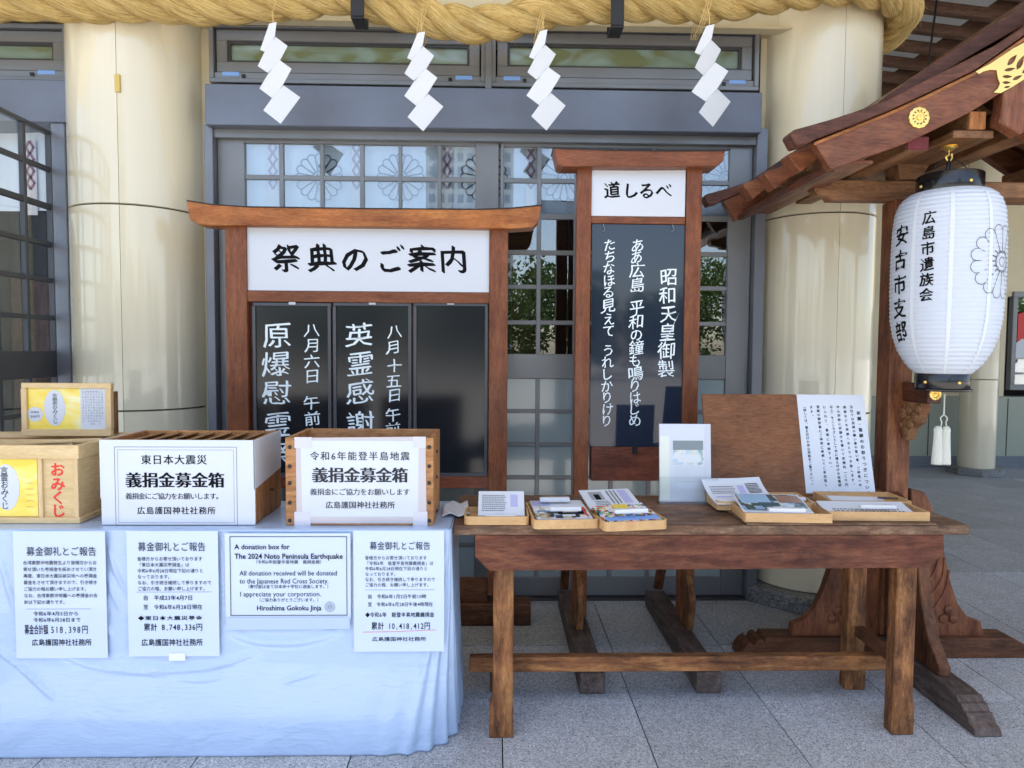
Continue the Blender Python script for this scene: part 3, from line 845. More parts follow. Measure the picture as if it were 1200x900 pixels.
# ================================================================== WIDE NOTICE BOARD
YS1 = 3.66
b = thing('notice_board', 'wide torii shaped wooden notice board with three black plates and a white title panel', 'notice board', (fx(430, YS1), YS1, 0), 'torii shaped notice boards')
top_o = [(218.5,235),(246,239.5),(288,242.5),(360,243.5),(430,244.5),(500,245),(560,245.5),(600,244),(634.5,240.5),(631,259),(625,266.5),(600,268),(430,265.5),(288,264),(246,264.5),(232,263),(222.5,257)]
m = MB(); m.prism(pxz(top_o, YS1-.05), (0, .12, 0)); m.build('top_beam', W_SIGNTOP, b, bevel=.003)
m = MB(); m.prism(pxz([(218,234),(246,238.5),(288,241.5),(430,243.5),(560,244.5),(600,243),(635.5,239.5),(634.5,240.8),(600,244.2),(560,245.6),(430,244.6),(288,242.6),(246,239.6),(219,235.2)], YS1-.055), (0, .13, 0)); m.build('top_cap', BLACKMETAL, b)
m = MB(); m.box(fx(263.5, YS1), fx(288.5, YS1), YS1, YS1+.08, .16, fz(262, YS1, 276)); m.build('post', W_SIGN, b, bevel=.003)
m = MB(); m.box(fx(573.5, YS1), fx(595.5, YS1), YS1, YS1+.08, .16, fz(265, YS1, 585)); m.build('post', W_SIGN, b, bevel=.003)
m = MB(); pbox(m, 288.8, 573.4, 266.5, 341.5, YS1+.018, .02); m.build('title_panel', SIGNWHITE, b, bevel=.001)
m = MB(); pbox(m, 288.8, 573.4, 341.8, 354.5, YS1+.008, .06); m.build('rail', W_SIGN, b, bevel=.002)
m = MB(); pbox(m, 288.8, 573.4, 558.5, 572, YS1+.008, .06); m.build('rail', W_SIGNDK, b, bevel=.002)
m = MB(); pbox(m, 288.8, 573.4, 354.5, 558.5, YS1+.052, .012); m.build('back_panel', W_SIGNDK, b)
for (a0, a1) in ((296.5, 388), (390.5, 482), (484.5, 571.5)):
    m = MB(); pbox(m, a0+2, a1-2, 357, 556, YS1+.030, .010); pl = m.build('black_plate', BLACKPLATE, b)
    m = MB(); Yq = YS1+.02
    for (c, d, e, f) in ((a0, a1, 354.8, 358.5), (a0, a1, 554.5, 558.2), (a0, a0+3.6, 358.6, 554.4), (a1-3.6, a1, 358.6, 554.4)): pbox(m, c, d, e, f, Yq, .018)
    m.build('plate_frame', PLATEFRAME, pl, bevel=.001)
    m = MB(); pbox(m, (a0+a1)/2-4, (a0+a1)/2+4, 353.5, 357, YS1+.014, .006); m.build('clip', SILVER, pl)
m = MB(); fr = plane_frame(430, 303, YS1+.018); k = mpp(YS1+.018)
for ch, px in zip('祭典のご案内', (337.5, 378, 416, 457, 493.5, 530)):
    put(m, fr, ch, (px-430)*k, (0 if ch not in 'のご' else -1*k), 34*k, 33*k, -.008, .085, .07, 0, 1)
m.build('title_lettering', INK, b)
m = MB(); fr = plane_frame(430, 303, YS1+.030); k = mpp(YS1+.030)
def col(chs, px, ys, size, fr_=fr, k_=k, nib=.04, sk=.12, bold=-.010, w=1.0, ref=(430,303)):
    rnd = random.Random(len(chs)+px)
    for ch, yy in zip(chs, ys):
        put(m, fr_, ch, (px + rnd.uniform(-.8,.8) - ref[0])*k_, -(yy-ref[1])*k_, size*k_*1.12*rnd.uniform(.95,1.05), size*k_*rnd.uniform(.96,1.04), bold, nib, sk + rnd.uniform(-.03,.03), 0, .8)
col('原爆慰霊祭', 325, (392, 425.5, 459, 496, 531), 31)
m.cut(); col('八月六日', 366.5, (386, 403.5, 422, 439.5), 17.5)
m.cut(); col('午前十時', 365.5, (470.5, 489, 508, 527), 17.5)
m.cut(); col('英霊感謝祭', 421, (391, 424.5, 457.5, 494, 530), 30)
m.cut(); col('八月十五日', 461, (387, 405, 427, 444.5, 461), 17)
m.cut(); col('午前十時', 460, (484, 501, 520, 538), 17)
m.build('white_lettering', CHALK, b)
# base of the board
m = MB(); Yb = YS1-.04; m.box(fx(250, Yb), fx(622, Yb, 720), Yb, Yb+.12, .01, fz(708, Yb)); m.build('base_beam', W_FOOT, b, bevel=.004)
m = MB(); m.box(fx(255, YS1), fx(571, YS1, 700), YS1+.02, YS1+.07, fz(712, YS1), fz(681, YS1)); m.build('rail', W_FOOT, b, bevel=.003)
for px in (276, 584.5):
    m = MB(); X = fx(px, YS1, 700); m.box(X-.03, X+.03, YS1-.30, YS1-.045, .008, .075); m.box(X-.03, X+.03, YS1+.085, YS1+.34, .008, .075); m.build('foot', W_FOOT, b, bevel=.004)

# ================================================================== TALL NOTICE BOARD
YS2 = 3.46
b = thing('notice_board', 'tall narrow torii shaped wooden notice board with handwritten poem on slate', 'notice board', (fx(748, YS2), YS2, 0), 'torii shaped notice boards')
top_o = [(649,173.5),(700,175.5),(750,176.5),(800,177),(850,176.5),(847.5,189),(840,195),(750,195.5),(660,195),(654,193.5)]
m = MB(); m.prism(pxz(top_o, YS2-.06), (0, .14, 0)); m.build('top_beam', W_SIGN, b, bevel=.003)
m = MB(); m.prism(pxz([(648,172.4),(700,174.4),(750,175.4),(850.5,175.3),(850,176.6),(750,176.7),(700,175.7),(649,173.7)], YS2-.065), (0, .15, 0)); m.build('top_cap', BLACKMETAL, b)
m = MB(); m.box(fx(675.5, YS2), fx(692.5, YS2), YS2, YS2+.07, .12, fz(193, YS2, 684)); m.build('post', W_SIGN, b, bevel=.003)
m = MB(); m.box(fx(803.5, YS2), fx(821.5, YS2), YS2, YS2+.07, .12, fz(194, YS2, 812)); m.build('post', W_SIGN, b, bevel=.003)
m = MB(); pbox(m, 692.8, 803.2, 193.5, 253.5, YS2+.012, .02); m.build('title_panel', SIGNWHITE, b, bevel=.001)
m = MB(); pbox(m, 692.8, 803.2, 253.8, 262.2, YS2+.008, .05); m.build('rail', W_SIGN, b, bevel=.002)
m = MB(); pbox(m, 692.8, 802.5, 263, 523.5, YS2+.018, .012); m.build('slate_plate', TALLPLATE, b, bevel=.001)
m = MB(); pbox(m, 692.8, 803.2, 524, 563.5, YS2+.012, .04); m.build('lower_panel', W_SIGNDK, b, bevel=.002)
m = MB(); pbox(m, 692.8, 803.2, 195, 560, YS2+.048, .012); m.build('back_panel', W_SIGNDK, b)
for px in (707, 788):
    m = MB(); m.tube([at(px, 262, YS2+.01), at(px+1, 267, YS2+.0), at(px+2, 270, YS2+.005), at(px-1, 271, YS2+.008)], .0016, 5); m.build('hook', SILVER, b)
m = MB(); pbox(m, 741, 747, 523, 532, YS2+.004, .007); m.build('hook', BLACKMETAL, b)
m = MB(); fr = plane_frame(748, 223, YS2+.012); k = mpp(YS2+.012)
for ch, px in zip('道しるべ', (717.5, 739.5, 757.5, 778)): put(m, fr, ch, (px-748)*k, 0, 20*k, 20*k, -.006, .08, .06, 0, 1)
m.build('title_lettering', INK, b)
m = MB(); fr = plane_frame(748, 223, YS2+.018); k = mpp(YS2+.018)
def lay(txt, px, y0, y1, size, ref=(748,223), **kw):
    cells = [(.55 if c in ' 　' else (.80 if c in 'しりうあたちなほるえてれかけのもはじめき' else 1.0)) for c in txt]
    tot_ = sum(cells); y = y0; rnd = random.Random(int(px)+len(txt))
    for c, e in zip(txt, cells):
        h = (y1-y0)*e/tot_
        if c not in ' 　': put(m, fr, c, (px + rnd.uniform(-1,1) - ref[0])*k, -(y + h/2 - ref[1])*k, size*k*(1 if e > .9 else .86)*rnd.uniform(.93,1.07), size*k*(1 if e > .9 else .9), -.006, .032, .14 + rnd.uniform(-.05,.05), 0, 1.0)
        y += h
lay('昭和天皇御製', 785, 312, 441, 21.5)
m.cut(); lay('ああ広島 平和の鐘も鳴りはじめ', 748, 280, 498, 18.5)
m.cut(); lay('たちなほる見えて うれしかりけり', 715, 279, 499, 17.5)
m.build('white_lettering', CHALK, b)
# feet of the tall board: long sleepers in depth, waisted brace boards
for (pa, pb, lab) in ((679.5, 707.5, ''), (817.5, 845, '')):
    Yf = at(693, 816, Z=0).y
    X0, X1 = (.375, .485) if pa < 800 else (.885, .995)
    m = MB(); m.box(X0, X1, Yf, Yf+1.02, .008, .103); m.build('foot', W_FOOTGREY, b, bevel=.005)
    # waisted brace board standing on the sleeper at the front of the post (profile in YZ)
    xc = fx(675.5 if pa < 800 else 803.5, YS2) + .016
    pr = [(YS2-.003, .70),(YS2-.02,.70),(YS2-.045,.60),(YS2-.035,.50),(YS2-.06,.43),(YS2-.14,.33),(YS2-.17,.27),(YS2-.16,.20),(YS2-.13,.105),(YS2-.003,.105)]
    m = MB(); m.prism([(xc-.012, y_, z_) for y_, z_ in pr], (.034, 0, 0)); o = m.build('brace', W_LEG, b, bevel=.003)
    m = MB(); m.obox((xc-.035, YS2+.45, .104), (.045, 0, 0), (0, .045, 0), (0, -.33, .62)); m.build('strut', W_FOOT, b)

# ================================================================== CLOTH TABLE
YT0, YT1 = 2.463, 2.93
ZT = fz(620.5, YT0, 300)
XRt = fx(528, YT0, 619); XLt = -2.6
ct = thing('covered_table', 'long table under a glossy pale blue white cloth at the left', 'table', ((XRt-2)/2, (YT0+YT1)/2, 0))
def plan(s, h):
    """skirt plan point; s in 0..1 along front then round the right end; h 0 top .. 1 hem"""
    rc = .015 + .19*h**1.3; fl_ = .035*h
    xe = XRt + .016*h**1.5; yf = YT0 - .012*h
    Lf = (xe - rc) - XLt; La = PI/2*rc; Lb = YT1 - (yf + rc); tot_ = Lf + La + Lb
    # fixed fractions keep columns of the grid vertical
    if s < .72: t = s/.72; return Vector((XLt + Lf*t, yf)), Vector((0,-1)), 0
    if s < .86: a = (s-.72)/.14*PI/2; return Vector((xe - rc + rc*math.sin(a), yf + rc - rc*math.cos(a))), Vector((math.sin(a), -math.cos(a))), a
    t = (s-.86)/.14; return Vector((xe, yf + rc + Lb*t)), Vector((1, 0)), PI/2
RIDG = []
for (pts_, A_, w_) in ((((-30,745),(20,775),(68,822)), .012, .010), (((40,745),(95,778),(150,786),(205,790)), .008, .012), (((128,770),(190,786),(250,782),(312,760)), .010, .012),
                       (((205,795),(240,797),(262,792)), .007, .008), (((262,738),(300,752),(360,752),(408,736)), .010, .014), (((330,800),(355,792),(378,785)), .006, .007),
                       (((126,640),(134,670),(150,700)), .007, .006), (((124,668),(132,700),(150,728)), .006, .006), (((128,690),(120,730),(133,750)), .006, .007), (((258,640),(262,690),(262,730)), .005, .005), (((0,655),(10,690),(20,720)), .008, .008), (((412,640),(409,690),(414,730)), .005, .005)):
    W_ = [at(x, y, YT0-.01) for x, y in pts_]; cc = []
    for i_ in range(len(W_)-1):
        for k_ in range(12): cc.append(W_[i_].lerp(W_[i_+1], k_/12))
    cc.append(W_[-1]); cc = [sum((cc[min(max(i_+d_,0),len(cc)-1)] for d_ in range(-5,6)), Vector())/11 for i_ in range(len(cc))]
    RIDG.append(([(p_.x, p_.z) for p_ in cc], A_, w_, min(p_.x for p_ in cc)-.06, max(p_.x for p_ in cc)+.06))
def ridge(x, z):
    t_ = 0
    for cc, A_, w_, xa_, xb_ in RIDG:
        if x < xa_ or x > xb_: continue
        n_ = len(cc); bd, bi = 9, 0
        for i_, (cx_, cz_) in enumerate(cc):
            d_ = (x-cx_)**2 + (z-cz_)**2
            if d_ < bd: bd, bi = d_, i_
        if bd < .01: t_ += A_*math.exp(-bd/(w_*w_))*math.sin(PI*min(1, max(0, (bi+.5)/n_)))**.6
    return t_
def skirt(u, v):
    h = 1-v; p, n, a = plan(u, h)
    z = .009 + (ZT-.009)*v
    amp = (.011*h**1.1)*min(1, max(0, (u-.66)/.12)) ; wv = math.sin((u-.66)*190 + .6*math.sin(v*5))*amp
    wv += .002*h*math.sin(u*47+1)*min(1, max(0,(u-.3)*2)) + .002*math.sin(u*21+v*4)*math.sin(v*PI)
    q = p + n*(wv + .002 + (min(.015, ridge(p.x, z)*1.3) if u < .72 else 0))
    if u > .985: z = z
    return (q.x, q.y, z)
m = MB(); m.grid(skirt, 560, 110)
m.build('cloth_skirt', CLOTH, ct, smooth=True, solid=.003)
m = MB(); m.box(XLt, XRt-.002, YT0+.002, YT1, ZT-.012, ZT+.001); m.build('table_top', CLOTH, ct, bevel=.006, seg=2, smooth=False)
m = MB(); m.box(XLt+.05, XLt+.09, YT0+.06, YT1-.05, .01, ZT-.015); m.build('leg', SILVER, ct)
m = MB(); m.box(XRt-.14, XRt-.10, YT0+.06, YT1-.05, .01, ZT-.015); m.build('leg', SILVER, ct)

# notices on the cloth
YN = YT0-.021
NOTICE = plain('notice_paper', lin(.50,.59,.75), .3, coat=.3)
def sheet(px0, px1, py0, py1, label, mat=NOTICE, Y=YN, group='printed notices taped to the cloth', name='notice', rot=0):
    o_ = at((px0+px1)/2, (py0+py1)/2, Y); k_ = mpp(Y); w_, h_ = (px1-px0)*k_/2, (py1-py0)*k_/2
    root = thing(name, label, 'notice', (o_.x, o_.y, o_.z-h_), group)
    u = Vector((math.cos(rot), 0, math.sin(rot))); v = Vector((-math.sin(rot), 0, math.cos(rot)))
    f = Frame3(o_, u, v, (0,-1,0), d=.0006)
    mb = MB(); mb.grid(lambda a, c: f.p((a*2-1)*w_, (c*2-1)*h_, -.0006 + .0012*math.sin(a*PI)*math.sin(c*7)), 8, 8)
    mb.grid(lambda a, c: f.p((1-a*2)*w_, (c*2-1)*h_, -.0014 + .0012*math.sin(a*PI)*math.sin(c*7)), 8, 8)
    mb.build('paper', mat, root)
    f.d = .0022
    return root, f, k_, w_, h_
def J(mb, f, k_, txt, x0, x1, y, size, bold=.003, w=None, ref=None):
    """one printed line from photo x0 to x1 at photo height y (relative to ref centre)"""
    mb.cut(); htext(mb, f, txt, (x0-ref[0])*k_, -(y-ref[1])*k_, size*k_, bold=bold, w=(w or min(1.25, (x1-x0)/sum(.55 if c.isascii() else 1 for c in txt)/size*1.0)), length=(x1-x0)*k_)
# notice 1
ref = (71, 697); root, f, k, w_, h_ = sheet(18, 124, 621.5, 773, 'leftmost printed notice on the table cloth, total 518,398 yen')
m = MB(); J(m, f, k, '募金御礼とご報告', 33, 114, 645, 11.5, .0, ref=ref)
for q, t in enumerate(('台湾東部沖地震発生より皆様方からお','寄せ頂いた義捐金を締めさせてい頂き','再度、東日本大震災被災地への義捐金','募金をさせて頂きますので、引き続き','ご協力の程お願い申し上げます。','なお、台湾東部沖地震への義捐金の合','計は下記の通りです。')):
    J(m, f, k, t, 29, 29 + 85*len(t)/17, 658.5 + 7.8*q, 5.2, .006, w=.95, ref=ref)
ribbon(m, f, [((31-71)*k, -(713.5-697)*k), ((106-71)*k, -(713.5-697)*k)], .0009)
J(m, f, k, '令和6年4月5日から', 39, 92, 719, 5.6, .006, ref=ref); J(m, f, k, '令和6年6月28日まで', 39, 94, 726.5, 5.6, .006, ref=ref)
J(m, f, k, '募金合計額', 28.5, 56, 738, 12.5, .008, w=.44, ref=ref); J(m, f, k, '518,398円', 58.5, 103, 738, 11, .004, w=.7, ref=ref)
J(m, f, k, '広島護国神社社務所', 36.5, 106, 753.5, 8.5, .008, ref=ref); m.build('lettering', INK, root)
# notice 2
ref = (203, 697); root, f, k, w_, h_ = sheet(150, 256, 621, 771, 'printed notice on the cloth giving total 8,748,336 yen, second from left')
m = MB(); J(m, f, k, '募金御礼とご報告', 163, 242, 640.5, 11.5, .0, ref=ref)
for q, t in enumerate(('皆様方からお寄せ頂いております','「東日本大震災義捐金」は','令和6年6月28日現在下記の通りと','なっております。','なお、引き続き継続して参りますので','ご協力の程、お願い申し上げます。')):
    n_ = sum(.55 if c.isascii() else 1 for c in t); J(m, f, k, t, 162, 162 + 86*n_/17, 655 + 7.1*q, 5.2, .006, w=.95, ref=ref)
ribbon(m, f, [((160-203)*k, -(694.5-697)*k), ((248-203)*k, -(694.5-697)*k)], .0009)
J(m, f, k, '自　平成23年4月7日', 168, 226, 701.5, 6.4, .006, ref=ref); J(m, f, k, '至　令和6年6月28日現在', 168, 237, 712.5, 6.4, .006, ref=ref)
J(m, f, k, '◆東日本大震災募金', 161, 237, 725.7, 5.6, .014, w=1.4, ref=ref); J(m, f, k, '累計 8,748,336円', 168, 237, 736.5, 9.5, .008, w=.85, ref=ref)
J(m, f, k, '広島護国神社社務所', 165, 237, 755, 9, .008, ref=ref); m.build('lettering', INK, root)
m = MB(); mb_ = MB(); mb_.poly([f.p((197-203)*k, -(769-697)*k), f.p((216-203)*k, -(769-697)*k), f.p((216-203)*k, -(777-697)*k)][:0] or [f.p((197-203)*k, -(777-697)*k), f.p((216-203)*k, -(777-697)*k), f.p((216-203)*k, -(768-697)*k), f.p((197-203)*k, -(768-697)*k)]); mb_.build('tape', WHITEPLAST, root)
# notice 3 english
ref = (337.5, 675); root, f, k, w_, h_ = sheet(264, 411, 624, 727, 'English notice for the Noto Peninsula donation box inside a thin frame')
m = MB(); ink = MB()
rect_line(m, f, (270-337.5)*k, (407-337.5)*k, -(722-675)*k, -(627-675)*k, .0022)
def E_(t, x0, x1, y, sz, bold=.0): m.cut(); ltext(m, f, t, (x0-337.5)*k, -(y-675)*k, (x1-x0)*k, sz*k, bold)
E_('A donation box for', 275.5, 340, 639.5, 8.6, .012); E_('The 2024 Noto Peninsula Earthquake', 275.5, 402, 650.8, 8.8, .014)
E_('All donation received will be donated', 281, 395, 671, 8.4); E_('to the Japanese Red Cross Society.', 281, 385, 680.5, 8.4)
E_('I appreciate your corporation.', 281, 376, 696, 8.4); E_('Hiroshima Gokoku Jinja', 300.5, 376.5, 712.8, 8.4, .014)
J(m, f, k, '（令和6年能登半島地震　義捐金箱）', 297, 380, 657.5, 4.8, .004, ref=ref)
J(m, f, k, '（寄付金は全て日本赤十字社に送金します。）', 288, 388, 687, 4.8, .006, ref=ref)
J(m, f, k, '（ご協力ありがとうございます。）', 301, 376, 703, 4.8, .006, ref=ref)
crest(m, f, (386.5-337.5)*k, -(711.5-675)*k, 4.6*k, .0006, inner=False)
ribbon(m, f, [((386.5-337.5 + 6*math.cos(t*PI/12))*k, (-(711.5-675) + 6*math.sin(t*PI/12))*k) for t in range(24)], .0009, True)
m.build('lettering', INK, root)
m = MB(); m.poly([f.p((264.5-337.5)*k, -(739-675)*k, .0004), f.p((410-337.5)*k, -(738-675)*k, .0004), f.p((410-337.5)*k, -(724-675)*k, .0004), f.p((264.5-337.5)*k, -(724-675)*k, .0004)]); m.build('clear_sleeve', plain('sleeve', lin(.42,.52,.70), .15, coat=.6), root)
# notice 4
ref = (467.5, 693); root, f, k, w_, h_ = sheet(414, 521, 620, 766, 'rightmost printed notice on the cloth, total 10,418,412 yen underlined in red')
m = MB(); J(m, f, k, '募金御礼とご報告', 433, 505, 638, 10.5, .0, ref=ref)
for q, t in enumerate(('皆様方からお寄せ頂いております','「令和6年　能登半島地震義捐金」は','令和6年6月28日現在下記の通りと','なっております。','なお、引き続き継続して参りますので','ご協力の程、お願い申し上げます。')):
    n_ = sum(.55 if c.isascii() else 1 for c in t); J(m, f, k, t, 427.5, 427.5 + 83*n_/17, 652.5 + 6.5*q, 5.0, .004, w=.95, ref=ref)
ribbon(m, f, [((427.5-467.5)*k, -(691-693)*k), ((509.5-467.5)*k, -(691-693)*k)], .0009)
J(m, f, k, '自　令和6年1月2日午前10時', 430.5, 500, 699, 5.6, .004, ref=ref); J(m, f, k, '至　令和6年6月28日午後4時現在', 430.5, 508, 708.5, 5.6, .004, ref=ref)
J(m, f, k, '◆令和6年　能登半島地震義捐金', 427.5, 509.5, 721, 6.4, .008, ref=ref); J(m, f, k, '累計 10,418,412円', 434.5, 505, 734.5, 9.6, .008, w=.8, ref=ref)
J(m, f, k, '広島護国神社社務所', 435.5, 500, 750.5, 5.6, .008, ref=ref); m.build('lettering', INK, root)
m = MB(); ribbon(m, f, [((425-467.5)*k, -(742-693)*k), ((465-467.5)*k, -(741.5-693)*k), ((511.5-467.5)*k, -(739.5-693)*k)], .0014); m.build('underline', REDINK, root)

# ================================================================== BOXES ON THE CLOTH
Z0 = ZT + .002
# ---- fortune slip box
YQ = 2.54
xr = fx(91, YQ, 570); xl = fx(-120, YQ, 570); zt = fz(522, YQ, 60)
b = thing('fortune_slip_box', 'pale wooden fortune slip box with red lettering at the far left', 'box', ((xl+xr)/2, YQ+.18, Z0))
dep = .40
m = MB(); m.box(xl, xr-.004, YQ+.012, YQ+.022, Z0+.02, zt-.05); m.build('front_board', W_LIGHT, b)
m = MB(); m.box(xr-.016, xr-.002, YQ+.012, YQ+dep, Z0+.02, zt-.05); m.build('side_board', W_LIGHT, b)
m = MB(); m.box(xl, xr, YQ+dep, YQ+dep+.014, Z0+.02, zt); m.build('back_board', W_LIGHT, b)
m = MB(); m.box(xl, xr+.006, YQ, YQ+.022, zt-.051, zt); m.build('top_rim', W_LIGHT, b, bevel=.002)
m = MB(); m.box(xr-.016, xr+.006, YQ+.0225, YQ+dep, zt-.051, zt); m.build('top_rim', W_LIGHT, b, bevel=.002)
m = MB(); m.box(xl, xr+.008, YQ-.004, YQ+dep+.01, Z0, Z0+.022); m.build('base_board', W_LIGHT, b, bevel=.002)
m = MB(); pbox(m, 86.5, 91.5, 537.5, 608, YQ+.003, .018); m.build('corner_post', W_LIGHT, b, bevel=.001)
m = MB(); pbox(m, 44.5, 49.5, 537.5, 608, YQ+.003, .018); m.build('corner_post', W_LIGHT, b, bevel=.001)
m = MB(); m.box(xl, xr-.02, YQ+.03, YQ+dep-.01, zt-.03, zt-.022); m.build('inner_lid', W_SLAT, b)
m = MB(); m.box(xl, xr-.12, YQ+.17, YQ+.185, zt-.03, zt-.002); m.build('divider', W_LIGHT, b, bevel=.001)
m = MB(); m.obox((xr-.30, YQ+.10, zt-.012), (.27, .10, .0), (-.02, .05, 0), (0, 0, .008)); m.build('loose_lid', W_LIGHT, b, bevel=.001)
m = MB(); pbox(m, -60, 44, 538, 605, YQ+.009, .002); po = m.build('yellow_poster', YELLOW, b)
fr = plane_frame(22, 570, YQ+.009, .0006); k = mpp(YQ)
m = MB(); disc(m, fr, (8-22)*k, -(571-570)*k, 15*k, 27*k, h=.0004); m.build('label_oval', PAPER, po)
m = MB(); fr.d = .0015; vtext(m, fr, '言霊おみくじ', (6-22)*k, (596-22-4)*0 + (570-547)*k, 9.5*k, 8.3*k, .002, .02)
m.build('lettering', INKGREY, po)
m = MB()
for q in range(5): ribbon(m, fr, [((30-22)*k, (570-(566+7*q))*k), ((39-22)*k, (570-(566+7*q))*k)], .0022)
m.build('small_print', plain('print_ochre', lin(.55,.42,.12), .5), po)
m = MB(); fr = plane_frame(68, 572, YQ+.012, .0008); rnd = random.Random(1)
for ch, yy in zip('おみくじ', (550, 567, 583, 598.5)): put(m, fr, ch, 0, -(yy-572)*k, 17.5*k, 17*k, .018, .03)
m.build('red_lettering', REDINK, b)
# ---- framed poster behind
YP = 2.88
b = thing('framed_poster', 'small yellow fortune slip poster in a pale wooden frame behind the slip box', 'framed poster', (fx(77, YP), YP, zt))
for q, (a0, a1, c0, c1) in enumerate(((24.5, 130, 449, 455), (24.5, 130, 503, 511), (24.5, 31, 455.1, 502.9), (123, 130, 455.1, 502.9))):
    m = MB(); pbox(m, a0, a1, c0, c1, YP, .022); m.build('frame', W_LIGHT, b, bevel=.0015)
m = MB(); pbox(m, 27, 128, 452, 506, YP+.014, .006); m.build('backing', W_LIGHT, b)
m = MB(); pbox(m, 31, 123, 455, 503, YP+.010, .002); po = m.build('yellow_print', YELLOW, b)
k = mpp(YP); fr = plane_frame(77, 479, YP+.010, .0006)
m = MB(); m.poly([fr.p((94-77)*k, -24*k), fr.p(46*k, -24*k), fr.p(46*k, 24*k), fr.p((94-77)*k, 24*k)]); disc(m, fr, (64.5-77)*k, 1*k, 12*k, 21*k, h=.0002); disc(m, fr, (42-77)*k, -6.5*k, 9*k, 8.5*k, h=.0002); m.build('white_print', PAPER, po)
m = MB(); fr.d = .0014; vtext(m, fr, '言霊おみくじ', (65-77)*k, 17.5*k, 6.8*k, 5.8*k)
m.cut(); htext(m, fr, '300円', (36.5-77)*k, -9*k, 4.2*k, length=11*k); m.cut(); htext(m, fr, '初穂料', (37-77)*k, -4*k, 3*k, length=10*k)
rnd = random.Random(8)
for q in range(8):
    xq = (119-3.1*q-77)*k; ribbon_pts = 20*k
    y = 20*k
    while y > (-20 + rnd.uniform(0, 8))*k: put(m, fr, rnd.choice('のにをはとてしい'), xq, y, 2.6*k, 2.6*k); y -= 3.1*k
m.build('lettering', INKGREY, po)
m = MB(); pbox(m, 131, 134, 459, 508, YP+.02, .03); m.build('stand', W_BEAM, b)
# ---- box wrapped in white paper
YW = 2.515
x0, x1 = fx(117.5, YW, 560), fx(298.5, YW, 560); zt = fz(516, YW, 210); dep = .30
b = thing('donation_box', 'slatted wooden donation box wrapped in a white printed sheet, left of the studded box', 'donation box', ((x0+x1)/2, YW+dep/2, Z0), 'donation boxes')
m = MB(); m.box(x0+.006, x1-.006, YW+.004, YW+.022, Z0, zt-.001); m.build('front_board', W_BOX, b)
m = MB(); m.box(x1-.022, x1-.004, YW+.022, YW+dep, Z0, zt-.001); m.build('side_board', W_BOX, b, bevel=.002)
m = MB(); m.box(x0+.004, x0+.022, YW+.022, YW+dep, Z0, zt-.001); m.build('side_board', W_BOX, b, bevel=.002)
m = MB(); m.box(x0+.004, x1-.004, YW+dep, YW+dep+.018, Z0, zt-.001); m.build('back_board', W_BOX, b, bevel=.002)
m = MB(); m.box(x0+.022, x1-.022, YW+.022, YW+dep, Z0, Z0+.03); m.build('bottom_board', W_BOX, b)
for q in range(7):
    xa = x0 + .045 + q*(x1-x0-.09)/7
    m = MB(); m.obox((xa, YW+.023, zt-.035), (.05, 0, .026), (0, dep-.025, 0), (-.003, 0, .006)); m.build('slat', W_SLAT, b, bevel=.001)
m = MB(); m.box(x0+.002, x1+.0005, YW, YW+.003, Z0+.002, zt+.001); wr = m.build('white_sheet', PAPER, b)
zs = Z0 + (zt-Z0)*.47
m = MB(); m.prism([(x1-.0035, YW, zt+.001), (x1-.0035, YW+dep+.012, zt+.002), (x1-.0035, YW+dep+.010, zs+.015), (x1-.0035, YW, zs-.015)], (.003, 0, 0)); m.build('white_sheet', PAPER, b)
m = MB(); m.box(x0-.001, x0+.002, YW, YW+dep, Z0+.1, zt); m.build('white_sheet', PAPER, b)
fr = plane_frame(206, 567, YW, .0008); k = mpp(YW); ref = (206, 567)
m = MB(); rect_line(m, fr, (136-206)*k, (277-206)*k, -(616-567)*k, -(523.5-567)*k, .0013); rect_line(m, fr, (139.5-206)*k, (273.5-206)*k, -(613-567)*k, -(527-567)*k, .0008)
m.build('border', INKGREY, wr)
m = MB()
def Jn(txt, xa, xb, y, size, bold, nib=0, w=None):
    n_ = sum(.55 if c.isascii() else 1 for c in txt)
    m.cut(); htext(m, fr, txt, (xa-ref[0])*k, -(y-ref[1])*k, size*k, bold=bold, nib=nib, w=w or 1.0, length=(xb-xa)*k)
Jn('東日本大震災', 166, 243, 538.5, 12, .004, .03); Jn('義捐金募金箱', 148, 262.5, 562.5, 19, .004, .075)
Jn('義捐金にご協力をお願いします。', 148, 260, 581.5, 8.2, .0, .03); Jn('広島護国神社社務所', 160.5, 252, 598.5, 9.6, .004, .03); m.build('lettering', INK, wr)
m = MB(); m.tube([(x1+.0, YW+.17, zs-.05), (x1+.012, YW+.17, zs-.05)], .006, 8); m.build('latch', RIVET, b)
# ---- studded wooden box
YV = 2.515
x0, x1 = fx(334.5, YV, 560), fx(508, YV, 560); zt = fz(513, YV, 420); dep = .27
b = thing('donation_box', 'brown wooden donation box with iron studs and a taped printed sheet', 'donation box', ((x0+x1)/2, YV+dep/2, Z0), 'donation boxes')
m = MB(); m.box(x0, x1, YV, YV+.018, Z0, zt); m.build('front_board', W_BOX, b, bevel=.002)
m = MB(); m.box(x1-.018, x1-.0005, YV+.0185, YV+dep, Z0, zt-.0005); m.build('side_board', W_BOX, b, bevel=.002)
m = MB(); m.box(x0+.0005, x0+.018, YV+.0185, YV+dep, Z0, zt-.0005); m.build('side_board', W_BOX, b, bevel=.002)
m = MB(); m.box(x0, x1, YV+dep, YV+dep+.018, Z0, zt+.0005); m.build('back_board', W_BOX, b, bevel=.002)
m = MB(); m.box(x0+.018, x1-.018, YV+.018, YV+dep, zt-.05, zt-.04); m.build('inner_lid', W_DESK, b)
